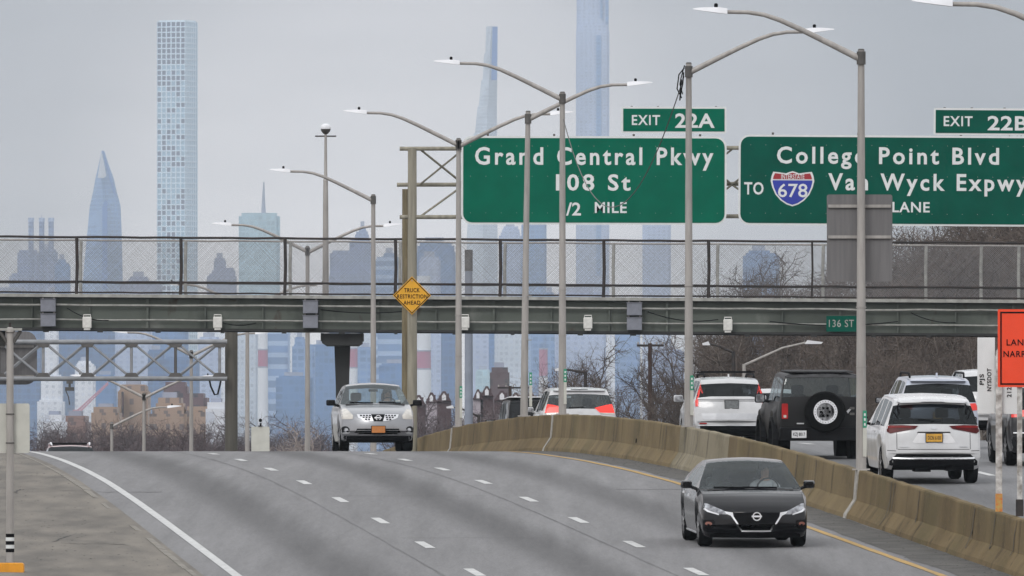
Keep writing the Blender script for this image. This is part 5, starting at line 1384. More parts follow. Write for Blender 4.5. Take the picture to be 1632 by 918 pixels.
# -- black saloon ------------------------------------------------------------------
pb = paint('black_car_paint', (.005, .005, .0065), .0, .14, .1, .0, .3)
c = Car('black_sedan', 'black saloon car with a wide V shaped chrome grille coming towards the viewer', dict(L=4.88, W=.925, R=.335, axles=(-1.42, 1.44), mat=pb, roof=1.44, tumble=.315, crown=.06, rc=.14,
    top=[(-2.44, .70), (-2.41, .92), (-2.36, 1.03), (-2.2, 1.08), (-1.75, 1.10), (-1.5, 1.16), (-.95, 1.36), (-.5, 1.44), (-.1, 1.455), (.2, 1.44), (.42, 1.405), (.75, 1.26), (1.1, 1.075), (1.32, .958), (1.55, .948), (1.8, .912), (2.0, .86), (2.2, .765), (2.33, .685), (2.40, .61), (2.43, .50), (2.44, .40)],
    low=[(-2.44, .42), (-2.40, .25), (-2.2, .20), (-1, .17), (1, .17), (2.2, .17), (2.38, .17), (2.42, .20), (2.44, .26)],
    belt=[(-2.44, .93), (-1.5, .97), (1.2, .90), (2.0, .76), (2.44, .66)], plan=[(-2.44, .93), (-2.2, .97), (-1.5, 1), (1.5, 1), (2.2, .975), (2.44, .95)],
    cowl=1.28, hdr=.36, rtop=-.7, rbot=-1.6, side=[(-1.25, -.52), (-.44, .30), (.36, .62)], sweep_f=.46, sweep_r=.25, gr=M['glass_mid'], gs=M['glass_clear']))
c.panel('grille', [(-.40, .60), (.40, .60), (.385, .54), (.23, .285), (-.23, .285), (-.385, .54)], M['black'], eps=.008)
for sx in (-1, 1):
    c.panel('chrome_grille_edge', [(sx*.53, .615), (sx*.40, .60), (sx*.385, .53), (sx*.235, .30), (sx*.245, .275), (sx*.43, .545), (sx*.50, .575)][::sx], M['chrome'], eps=.016)
    hl = c.panel('headlight', [(sx*.865, .745), (sx*.79, .735), (sx*.62, .66), (sx*.505, .612), (sx*.49, .565), (sx*.62, .565), (sx*.79, .615), (sx*.86, .69)][::sx], M['lens_clear'], eps=.012)
    c.panel('lamp_strip', [(sx*.86, .645), (sx*.80, .60), (sx*.62, .55), (sx*.62, .572), (sx*.78, .622), (sx*.84, .665)][::sx], M['white_metal'], eps=.016, parent=hl)
    c.panel('fog_recess', [(sx*.88, .47), (sx*.70, .47), (sx*.66, .36), (sx*.74, .31), (sx*.87, .33)][::sx], M['trim'], eps=.006)
    c.disc('fog_lamp', (sx*.785, .405), .032, M['lens_amber'], rx=.055, eps=.012)
    c.panel('bumper_blade', [(sx*.88, .27), (sx*.50, .235), (sx*.44, .20), (sx*.86, .215)][::sx], pb, eps=.03)
    c.panel('hood_crease', [(sx*.50, .93), (sx*.485, .93), (sx*.43, .66), (sx*.445, .66)][::sx], pb, eps=.007)
    c.panel('door_handle', [(.02, .80), (-.18, .80), (-.18, .835), (.02, .835)], M['chrome'], 'left' if sx < 0 else 'right', eps=.02)
    c.panel('door_handle', [(-.9, .82), (-1.1, .82), (-1.1, .855), (-.9, .855)], M['chrome'], 'left' if sx < 0 else 'right', eps=.02)
    c.panel('sill_trim', [(1.0, .19), (-1.0, .19), (-1.0, .225), (1.0, .225)], M['silverplastic'], 'left' if sx < 0 else 'right', eps=.012)
c.panel('chrome_grille_edge', [(-.245, .275), (.245, .275), (.235, .30), (-.235, .30)], M['chrome'], eps=.016)
c.panel('lower_grille', [(-.42, .225), (.42, .225), (.40, .185), (-.40, .185)], M['black'], eps=.004)
c.ring('emblem', (0, .535), .056, .074, M['chrome'], eps=.016); c.panel('emblem_bar', [(-.085, .522), (.085, .522), (.085, .55), (-.085, .55)], M['chrome'], eps=.026)
c.wheels(); c.mirrors(.78, 1.02, pb, .19, .135, 1.04); c.seats(-.1, -1.15, .5, 1.2); c.dash(.75, .98); c.wiper([(-.45, .985, .15, .99), (.1, .985, .62, .985)])
MB().cbox((0, .42, 1.27), (.22, .03, .055)).build('inner_mirror', M['black'], c.t)
c.at_front(5.62, 218.6, scale=1.03)
# -- silver crossover ---------------------------------------------------------------
ps = paint('silver_car_paint', (.29, .295, .31), .6, .3, .12, .6)
c = Car('silver_crossover', 'silver crossover with black mirrors coming over the crest of the road', dict(L=4.66, W=.90, R=.35, axles=(-1.36, 1.33), mat=ps, roof=1.63, tumble=.285, crown=.065, rc=.14,
    top=[(-2.33, .80), (-2.29, 1.0), (-2.2, 1.12), (-1.95, 1.42), (-1.75, 1.56), (-1.2, 1.63), (-.3, 1.66), (.0, 1.65), (.25, 1.61), (.55, 1.46), (.85, 1.28), (1.1, 1.145), (1.3, 1.10), (1.65, 1.05), (2.0, .97), (2.15, .91), (2.24, .85), (2.29, .74), (2.32, .60), (2.33, .5)],
    low=[(-2.33, .45), (-2.28, .33), (-2, .26), (-1, .22), (1, .22), (2.1, .24), (2.26, .25), (2.31, .29), (2.33, .36)],
    belt=[(-2.33, 1.06), (-1, 1.05), (1.1, 1.03), (1.9, .92), (2.33, .82)], plan=[(-2.33, .92), (-2.1, .97), (-1.4, 1), (1.4, 1), (2.1, .985), (2.33, .96)],
    cowl=1.08, hdr=.19, rtop=-1.78, rbot=-2.15, side=[(-1.6, -1.05), (-.95, -.2), (-.1, .5)], sweep_f=.42, gw=M['glass_front'], gr=M['glass_clear'], gs=M['glass_mid']))
for sx in (-1, 1):
    c.panel('headlight', [(sx*.86, 1.0), (sx*.76, 1.03), (sx*.72, 1.02), (sx*.585, .855), (sx*.60, .775), (sx*.70, .765), (sx*.855, .77)][::sx], M['lens_cream'], eps=.012)
    gp = c.panel('grille', [(sx*.50, .885), (sx*.17, .885), (sx*.115, .72), (sx*.20, .725), (sx*.40, .77), (sx*.47, .80)][::sx], M['chrome'], eps=.010)
    for q in range(4):
        for r_ in range(3):
            x = .20+.07*q+.012*r_; z = .855-.046*r_
            if x < .155+(z-.70)*.05 or x > .45-.05*r_-(.0 if z > .8 else .05): continue
            c.panel('grille_cell', [(sx*(x-.026), z+.016), (sx*(x+.022), z+.018), (sx*(x+.018), z-.014), (sx*(x-.03), z-.016)][::sx], M['black'], eps=.016, parent=gp)
    c.disc('fog_recess', (sx*.775, .515), .085, M['trim'], rx=.10, eps=.006); c.disc('fog_lamp', (sx*.755, .51), .05, M['lens_clear'], eps=.012)
    c.panel('bumper_corner', [(sx*.88, .42), (sx*.70, .42), (sx*.66, .455), (sx*.70, .47), (sx*.87, .44)][::sx], M['silverplastic'], eps=.010)
    c.panel('wheel_arch_trim', [(1.33+.43*math.cos(R(q)), .35+.43*math.sin(R(q))) for q in range(0, 181, 15)]+[(1.33+.39*math.cos(R(q)), .35+.39*math.sin(R(q))) for q in range(180, -1, -15)], M['trim'], 'left' if sx < 0 else 'right', eps=.008, sub=.2)
c.panel('grille_centre', [(-.165, .885), (.165, .885), (.105, .72), (-.105, .72)], M['black'], eps=.014)
c.ring('emblem', (0, .80), .048, .068, M['chrome'], eps=.022); c.panel('emblem_bar', [(-.088, .788), (.088, .788), (.088, .815), (-.088, .815)], M['chrome'], eps=.032)
c.panel('lower_grille', [(-.50, .54), (.50, .54), (.55, .44), (.48, .405), (-.48, .405), (-.55, .44)], M['black'], eps=.005)
for zz in (.50, .455): c.panel('grille_bar', [(-.49, zz), (.49, zz), (.49, zz-.012), (-.49, zz-.012)], M['silverplastic'], eps=.012)
c.panel('valance', [(-.80, .375), (.80, .375), (.83, .28), (-.83, .28)], M['trim'], eps=.006)
c.panel('hood_seam', [(-.74, 1.125), (.74, 1.125), (.74, 1.135), (-.74, 1.135)], M['trim'], eps=.003)
c.plate((0, .52), .32, .155, M['plate_orange'], 'front')
c.wheels(); c.mirrors(.72, 1.17, M['trim'], .22, .14, 1.04); c.seats(-.2, -1.15, .6, 1.36); c.dash(.6, 1.16); c.wiper([(-.62, 1.165, -.1, 1.18), (.05, 1.17, .6, 1.18)])
MB().cbox((0, .33, 1.47), (.22, .03, .06)).build('inner_mirror', M['black'], c.t)
st_, o_ = c.cast(-.56, 1.21, 'front'); MB().cbox(st_+Vector((0, -.03, 0)), (.11, .012, .05)).build('sticker', M['white_sheet'], c.t)
c.at_front(4.94, 311.0, scale=1.03)
# -- white crossover nearest, seen from behind ---------------------------------------
pw = paint('white_car_paint', (.58, .585, .595), .0, .25, .16, .5)
def suv_rear(name, label, mat, Wd=.965, Ht=1.73, **kw):
    h = Ht
    p = dict(L=4.95, W=Wd, R=.37, axles=(-1.42, 1.43), mat=mat, roof=h-.03, tumble=.24, crown=.05, rc=.11,
        top=[(-2.475, .62), (-2.46, .74), (-2.42, .98), (-2.37, 1.10), (-2.31, 1.22), (-2.12, 1.50), (-2.05, h-.13), (-2.0, h-.075), (-1.6, h-.03), (-.6, h), (0, h-.005), (.35, h-.05), (.8, h-.29), (1.2, 1.20), (1.45, 1.14), (2.0, 1.02), (2.3, .9), (2.43, .7), (2.475, .5)],
        low=[(-2.475, .48), (-2.44, .36), (-2.3, .28), (-1, .24), (1, .24), (2.3, .26), (2.475, .4)],
        belt=[(-2.475, 1.07), (-1, 1.08), (1.2, 1.04), (2.475, .85)], plan=[(-2.475, .95), (-2.2, .985), (-1.5, 1), (1.5, 1), (2.475, .95)],
        cowl=1.2, hdr=.3, rtop=-2.08, rbot=-2.335, side=[(-1.85, -1.15), (-1.05, -.2), (-.1, .72)], sweep_r=.20)
    p.update(kw); return Car(name, label, p)
c = suv_rear('white_crossover', 'white crossover with gold plate, closest of the cars driving away', pw)
c.panel('spoiler', [(-.60, 1.70), (.60, 1.70), (.68, 1.60), (.62, 1.575), (.25, 1.585), (.2, 1.60), (-.2, 1.60), (-.25, 1.585), (-.62, 1.575), (-.68, 1.60)], pw, 'rear', eps=.12, thick=.16)
for sx in (-1, 1):
    c.panel('tail_lamp', [(sx*.90, 1.10), (sx*.88, 1.145), (sx*.60, 1.15), (sx*.30, 1.135), (sx*.37, 1.075), (sx*.62, 1.03), (sx*.84, .985), (sx*.90, 1.02)][::sx], M['lens_dark'], 'rear', eps=.014)
    c.panel('lamp_bar', [(sx*.88, 1.13), (sx*.60, 1.135), (sx*.42, 1.12), (sx*.46, 1.10), (sx*.88, 1.095)][::sx], M['lens_mid'], 'rear', eps=.02)
    c.panel('rear_quarter_trim', [(sx*.70, 1.52), (sx*.67, 1.53), (sx*.63, 1.36), (sx*.68, 1.34)][::sx], M['black'], 'rear', eps=.006)
    c.panel('door_handle', [(-.25, .98), (-.45, .98), (-.45, 1.01), (-.25, 1.01)], pw, 'left' if sx < 0 else 'right', eps=.025)
    c.panel('roof_rail', [(.2, 1.715), (-1.7, 1.69), (-1.7, 1.66), (.2, 1.68)], M['silverplastic'], 'left' if sx < 0 else 'right', eps=.02)
c.panel('plate_recess', [(-.42, .82), (-.30, 1.0), (.30, 1.0), (.42, .82), (.36, .80), (-.36, .80)], simple('recess_white_panel', (.66, .66, .67), .4), 'rear', eps=.004)  # plate recess in a slightly paler white than the body
c.panel('recess_lip', [(-.33, 1.0), (.33, 1.0), (.31, 1.022), (-.31, 1.022)], M['trim'], 'rear', eps=.012)
for x0, x1, z0, z1 in ((-.72, -.71, .68, 1.0), (.71, .72, .68, 1.0), (-.70, .70, .675, .685)):
    c.panel('tailgate_seam', [(x0, z0), (x1, z0), (x1, z1), (x0, z1)], M['trim'], 'rear', eps=.002)
c.disc('emblem', (0, 1.095), .028, M['silverplastic'], 'rear', rx=.05, eps=.014)
c.panel('lower_bumper', [(-.72, .585), (.72, .585), (.86, .45), (.86, .37), (.6, .32), (-.6, .32), (-.86, .37), (-.86, .45)], M['trim'], 'rear', eps=.012)
c.panel('chrome_strip', [(-.80, .525), (.80, .525), (.80, .495), (-.80, .495)], M['chrome'], 'rear', eps=.03); c.panel('chrome_strip', [(-.64, .455), (.64, .455), (.62, .435), (-.62, .435)], M['chrome'], 'rear', eps=.03)
c.plate((0, .905), .31, .155, M['plate_gold'], 'rear', 'DCN 6103', tm='dash')
c.panel('rear_wiper', [(-.30, 1.27), (.02, 1.235), (.02, 1.222), (-.30, 1.252)], M['black'], 'rear', eps=.02)
for sx in (-1, 1):
    c.panel('window_corner_trim', [(sx*.745, 1.42), (sx*.63, 1.555), (sx*.655, 1.56), (sx*.765, 1.40), (sx*.69, 1.26), (sx*.66, 1.265)][::sx], M['black'], 'rear', eps=.008)
    c.panel('badge', [(sx*.50, .745), (sx*.66, .745), (sx*.66, .722), (sx*.50, .722)][::sx], M['silverplastic'], 'rear', eps=.012)
    c.panel('bumper_crease', [(sx*.90, .66), (sx*.74, .655), (sx*.73, .645), (sx*.90, .65)][::sx], M['trim'], 'rear', eps=.004)
MB().box(-.35, -.05, -2.3, -1.7, .24, .33).box(.25, .42, -2.35, -1.9, .26, .34).build('exhaust_box', M['black'], c.t)
c.wheels(); c.mirrors(.75, 1.17, M['trim'], .22, .15, 1.07); c.seats(-.15, -1.2, .6, 1.38)
c.at_rear(11.55, 245.5, right=True, dx=.02)
# -- grey-blue crossover ahead of it ---------------------------------------------------
pg = paint('pale_blue_grey_paint', (.42, .45, .52), .4, .35, .1, .5)
c = suv_rear('grey_crossover', 'pale blue grey crossover with roof rails half hidden behind the white crossover', pg, .91, 1.74)
c.panel('spoiler', [(-.56, 1.70), (.56, 1.70), (.62, 1.62), (-.62, 1.62)], pg, 'rear', eps=.1, thick=.13)
for sx in (-1, 1):
    c.panel('tail_lamp', [(sx*.88, 1.14), (sx*.60, 1.12), (sx*.60, 1.0), (sx*.72, .97), (sx*.88, .98)][::sx], M['lens_halflit'], 'rear', eps=.014)
    MB().tube([(sx*.60, -1.75, 1.70), (sx*.61, -1.6, 1.79), (sx*.61, 0, 1.80), (sx*.60, .25, 1.72)], .025, 6).build('roof_rail', M['trim'], c.t, True)
MB().prism([(-1.75, 1.72), (-1.62, 1.72), (-1.73, 1.80)], -.02, .02, 'x').build('aerial', pg, c.t)
c.panel('lower_bumper', [(-.8, .6), (.8, .6), (.8, .35), (-.8, .35)], M['trim'], 'rear')
c.plate((0, .85), .31, .155, M['plate_gold'], 'rear')
c.wheels(); c.mirrors(.75, 1.17, M['trim']); c.seats(-.15, -1.2, .6, 1.38)
c.at_rear(15.3, 279, right=True, dz=-.12)
# -- white car further ahead, only its roof corner shows --------------------------------
c = suv_rear('white_estate', 'white car ahead, only its roof and dark rear window show beside the message panel', pw, .93, 1.72)
for sx in (-1, 1): c.panel('tail_lamp', [(sx*.88, 1.14), (sx*.65, 1.12), (sx*.65, .98), (sx*.88, .98)][::sx], M['lens_red'], 'rear', eps=.014)
c.wheels(); c.at_rear(19.2, 303, right=True)
# -- dark car behind the work sign -------------------------------------------------------
pd = paint('dark_grey_car_paint', (.012, .0125, .015), .1, .3, .1, .4)
c = suv_rear('dark_crossover', 'dark crossover with red tail lamp behind the orange work sign posts', pd, .94, 1.70)
for sx in (-1, 1):
    c.panel('tail_lamp', [(sx*.90, 1.16), (sx*.50, 1.15), (sx*.52, 1.03), (sx*.88, 1.0)][::sx], M['lens_halflit'], 'rear', eps=.014)
c.panel('chrome_strip', [(-.85, .70), (.85, .70), (.85, .675), (-.85, .675)], M['chrome'], 'rear', eps=.02); c.panel('lower_bumper', [(-.8, .6), (.8, .6), (.8, .35), (-.8, .35)], M['trim'], 'rear')
c.plate((0, .9), .31, .155, M['plate_white'], 'rear')
c.wheels(); c.mirrors(.75, 1.17, M['trim']); c.at_rear(15.35, 259, right=True, dx=.15)
# -- black boxy off-roader -----------------------------------------------------------------
po = paint('black_offroader_paint', (.0075, .0075, .008), .0, .5, .2, .0)
M['softtop'] = simple('grey_black_hard_top', (.07, .07, .073), .85, 0, .3, 6, spec=.1)
c = Car('boxy_offroader', 'black boxy off roader with a white ringed spare wheel on its back', dict(L=4.55, W=.925, R=.41, axles=(-1.30, 1.48), mat=po, roof=1.87, tumble=.125, crown=.04, rc=.12, flare=.07,
    top=[(-2.275, .78), (-2.26, 1.0), (-2.245, 1.24), (-2.20, 1.40), (-2.12, 1.80), (-2.07, 1.865), (-1.5, 1.89), (0, 1.90), (.2, 1.87), (.45, 1.6), (.68, 1.30), (.85, 1.27), (1.9, 1.22), (2.2, 1.15), (2.26, .9), (2.275, .6)],
    low=[(-2.275, .62), (-2.2, .52), (-1.8, .46), (0, .42), (1.9, .46), (2.2, .55), (2.275, .6)], belt=[(-2.275, 1.25), (2.275, 1.18)], plan=[(-2.275, .97), (-2.1, 1), (2.1, 1), (2.275, .97)],
    cowl=.68, hdr=.2, rtop=-2.10, rbot=-2.21, side=[(-1.9, -1.15), (-1.05, -.3), (-.2, .5)], sweep_r=.05, sweep_f=.1, sweep_w=.03, gs=M['glass_mid'], gr=M['glass_mid']))
c.panel('hard_top', [(-.72, 1.93), (.72, 1.93), (.76, 1.79), (-.76, 1.79)], M['softtop'], 'rear', eps=.01)
MB().prism(rrect(-.66, .66, 1.890, 1.925, .016), -2.05, .15).build('roof_panel', M['softtop'], c.t, bevel=.02)
h_, out = c.cast(0.03, 1.07, 'rear'); sy = h_.y
sp = MB().lathe([(.22, -.02), (.38, -.03), (.43, -.07), (.43, -.21), (.40, -.25), (.27, -.262), (.255, -.24)], 36, (.03, sy, 1.07), 'y').build('spare_wheel', M['rubber'], c.t, True)
MB().lathe([(.001, -.20), (.18, -.20), (.19, -.235), (.001, -.22)], 24, (.03, sy, 1.07), 'y').build('hub', M['black'], sp, True)
MB().lathe([(.188, -.24), (.188, -.268), (.252, -.268), (.252, -.24)], 36, (.03, sy, 1.07), 'y').build('beadlock_ring', M['white_metal'], sp, True)
mb = MB()
for q in range(24): mb.cbox((.03+.222*math.cos(q*math.pi/12), sy-.271, 1.07+.222*math.sin(q*math.pi/12)), (.014, .006, .014))
mb.build('ring_bolts', M['galv_dark'], sp)
mb = MB()
for q in range(6): mb.cbox((.03+.09*math.cos(q*math.pi/3), sy-.238, 1.07+.09*math.sin(q*math.pi/3)), (.05, .02, .05))
mb.build('spokes', M['black'], sp)
for sx in (-1, 1):
    lp = c.panel('tail_lamp', rrect(sx*.80-.065, sx*.80+.065, .92, 1.24, .02), M['lens_red'], 'rear', eps=.02); c.panel('reverse_lamp', rrect(sx*.80-.03, sx*.80+.03, .945, 1.0, .01), M['lens_cream'], 'rear', eps=.026, parent=lp)
    for yw in (-1.30, 1.48):
        MB().prism([(yw+.56*math.cos(R(q)), .43+.52*math.sin(R(q))) for q in range(-8, 189, 14)]+[(yw+.46*math.cos(R(q)), .43+.44*math.sin(R(q))) for q in range(188, -9, -14)], sx*.90, sx*1.02, 'x').build('fender_flare', M['trim'], c.t)
    c.panel('hinge', rrect(.62*1-.05, .62+.05, 1.0 if sx < 0 else 1.12, 1.05 if sx < 0 else 1.17, .01), M['galv_dark'], 'rear', eps=.03)
MB().prism(rrect(-.93, .93, .46, .74, .05), -2.42, -2.20).build('rear_bumper', M['trim'], c.t, bevel=.02)
c.panel('model_badge', [(-.55, .81), (-.40, .81), (-.40, .835), (-.55, .835)], M['silverplastic'], 'rear', eps=.01)
hs_ = c.panel('horse_badge', [(.50, 1.075), (.54, 1.12), (.575, 1.135), (.60, 1.16), (.60, 1.12), (.575, 1.09), (.55, 1.06), (.53, 1.03), (.52, 1.06)], M['silverplastic'], 'rear', eps=.012)
c.plate((-.52, .60), .31, .155, M['plate_white'], 'rear', 'KZJ 8017', dy=.20, cz=.95)
c.wheels(.27, .24, M['trim'], 6); c.mirrors(.45, 1.32, M['trim'], .22, .2, 1.08); c.seats(-.3, -1.2, .7, 1.55)
c.at_rear(11.44, 266, right=True, dz=-.07)
# -- white tall crossover with vertical lamps -----------------------------------------------
c = suv_rear('tall_white_crossover', 'tall white crossover with roof rack and vertical red lamps behind the lamp post', pw, .965, 1.77, belt=[(-2.475, 1.12), (2.475, .95)])
for sx in (-1, 1):
    c.panel('tail_lamp', [(sx*.735, 1.58), (sx*.775, 1.55), (sx*.83, 1.32), (sx*.90, 1.20), (sx*.90, .98), (sx*.83, .98), (sx*.82, 1.18), (sx*.775, 1.32)][::sx], M['lens_halflit'], 'rear', eps=.016)
    MB().tube([(sx*.64, -1.9, 1.74), (sx*.64, -1.75, 1.82), (sx*.64, .1, 1.83), (sx*.62, .3, 1.74)], .028, 6).build('roof_rail', M['trim'], c.t, True)
rk = MB().box(-.70, .70, -1.5, -1.42, 1.86, 1.90).box(-.70, .70, -.5, -.42, 1.86, 1.90); rk.build('rack_bar', M['trim'], c.t)
MB().prism([(-1.75, 1.74), (-1.62, 1.74), (-1.73, 1.82)], -.02, .02, 'x').build('aerial', pw, c.t)
c.panel('tailgate_shelf', [(-.84, 1.20), (-.5, 1.235), (.5, 1.235), (.84, 1.20), (.84, 1.165), (-.84, 1.165)], pw, 'rear', eps=.03)
c.panel('tailgate_seam', [(-.80, 1.125), (.80, 1.125), (.80, 1.112), (-.80, 1.112)], M['trim'], 'rear', eps=.004)
c.panel('bumper_panel', [(-.76, .80), (.76, .80), (.70, .64), (-.70, .64)], M['silverplastic'], 'rear', eps=.006)
for zz in (.60, .50): c.panel('bumper_crease', [(-.85, zz), (.85, zz), (.85, zz-.025), (-.85, zz-.025)], M['silverplastic'], 'rear', eps=.02)
c.panel('reflector', [(-.80, .56), (-.62, .56), (-.62, .525), (-.80, .525)], M['lens_red'], 'rear', eps=.026)
c.plate((0.02, 1.03), .34, .2, M['plate_grey'], 'rear')
c.wheels(); c.mirrors(.75, 1.22, M['silverplastic'], .24, .17, 1.08); c.seats(-.15, -1.2, .6, 1.4)
c.at_rear(14.8, 324, right=True, dz=-.03)
# -- car between them, mostly hidden ---------------------------------------------------------
c = suv_rear('pale_estate', 'white roofed car squeezed between the tall white crossover and the off roader', pw, .92, 1.70)
for sx in (-1, 1): c.panel('tail_lamp', [(sx*.90, 1.16), (sx*.62, 1.14), (sx*.62, 1.0), (sx*.90, .98)][::sx], M['lens_lit'], 'rear', eps=.014)
c.wheels(); c.at_rear(18.6, 352, right=True, dz=.25)
# -- white minivan ----------------------------------------------------------------------------
c = suv_rear('white_minivan', 'white minivan with large bright red lamps braking behind the barrier', pw, .985, 1.75, gr=M['glass_clear'],
    top=[(-2.475, .62), (-2.46, .74), (-2.42, .95), (-2.37, 1.08), (-2.30, 1.24), (-2.10, 1.52), (-2.03, 1.62), (-1.98, 1.67), (-1.6, 1.72), (-.6, 1.75), (0, 1.745), (.45, 1.70), (1.0, 1.40), (1.45, 1.15), (1.7, 1.08), (2.1, .98), (2.3, .9), (2.43, .7), (2.475, .5)], cowl=1.42, hdr=.4)
for sx in (-1, 1):
    c.panel('tail_lamp', [(sx*.93, 1.13), (sx*.84, 1.28), (sx*.70, 1.26), (sx*.38, 1.18), (sx*.52, 1.06), (sx*.92, 1.05)][::sx], M['lens_lit'], 'rear', eps=.016)
    c.panel('reverse_lamp', [(sx*.92, 1.045), (sx*.52, 1.055), (sx*.55, 1.02), (sx*.90, 1.0)][::sx], M['lens_cream'], 'rear', eps=.014)
c.panel('spoiler', [(-.62, 1.71), (.62, 1.71), (.68, 1.635), (-.68, 1.635)], pw, 'rear', eps=.10, thick=.13)
c.panel('brake_strip', [(-.22, 1.675), (.22, 1.675), (.22, 1.66), (-.22, 1.66)], M['trim'], 'rear', eps=.11)
c.panel('rear_wiper', [(-.3, 1.17), (.1, 1.20), (.1, 1.215), (-.3, 1.19)], M['black'], 'rear', eps=.02)
c.disc('emblem', (0, 1.1), .03, M['silverplastic'], 'rear', rx=.05, eps=.014)
c.plate((0, .9), .31, .155, M['plate_gold'], 'rear')
c.wheels(); c.mirrors(.9, 1.17, pw); c.seats(.2, -1.0, .6, 1.4)
c.at_rear(11.42, 330, right=True, dz=-.2)
# -- dark boxy vehicle ahead of the minivan -----------------------------------------------------
c = suv_rear('black_van', 'dark boxy vehicle with pale roof edge just ahead of the white minivan', pd, .98, 1.95, tumble=.08, belt=[(-2.475, 1.25), (2.475, 1.1)],
    top=[(-2.475, .7), (-2.46, .9), (-2.44, 1.25), (-2.42, 1.40), (-2.38, 1.86), (-2.33, 1.92), (-1.6, 1.945), (-.6, 1.95), (0, 1.945), (.45, 1.90), (1.0, 1.60), (1.45, 1.25), (1.7, 1.18), (2.1, 1.1), (2.3, 1.0), (2.43, .7), (2.475, .5)], rbot=-2.425, rtop=-2.375, cowl=1.42, hdr=.4, sweep_r=.03)
MB().box(-.86, .86, -2.36, .2, 1.955, 1.985).build('roof_edge', M['white_metal'], c.t, bevel=.01)
for sx in (-1, 1): c.panel('tail_lamp', [(sx*.93, 1.2), (sx*.82, 1.2), (sx*.82, .9), (sx*.93, .9)][::sx], M['lens_dark'], 'rear', eps=.014)
c.plate((0, .9), .31, .155, M['plate_white'], 'rear'); c.wheels(); c.mirrors(.9, 1.3, M['trim'], .3, .22, 1.15)
c.at_rear(11.9, 350, right=True, dz=-.35)
# -- car going down beyond the crest on the inbound side --------------------------------------------
pr = paint('faded_red_car_paint', (.50, .30, .30), .1, .35, .2, .5)
c = suv_rear('red_estate', 'pale red car with roof rails whose roof just shows over the crest', pr, .92, 1.72, gw=M['glass_dark'])
MB().tube([(-.62, -1.2, 1.80), (.62, -1.2, 1.80)], .03, 6).build('rack_bar', M['trim'], c.t)
for sx in (-1, 1):
    MB().tube([(sx*.62, -1.7, 1.70), (sx*.62, -1.5, 1.79), (sx*.62, 0, 1.79), (sx*.60, .25, 1.70)], .03, 6).build('roof_rail', M['white_metal'], c.t, True)
c.wheels(); c.seats(-.15, -1.2); c.mirrors(.75, 1.17, M['trim'])
c.at_front(1.0, 402, dz=.27)

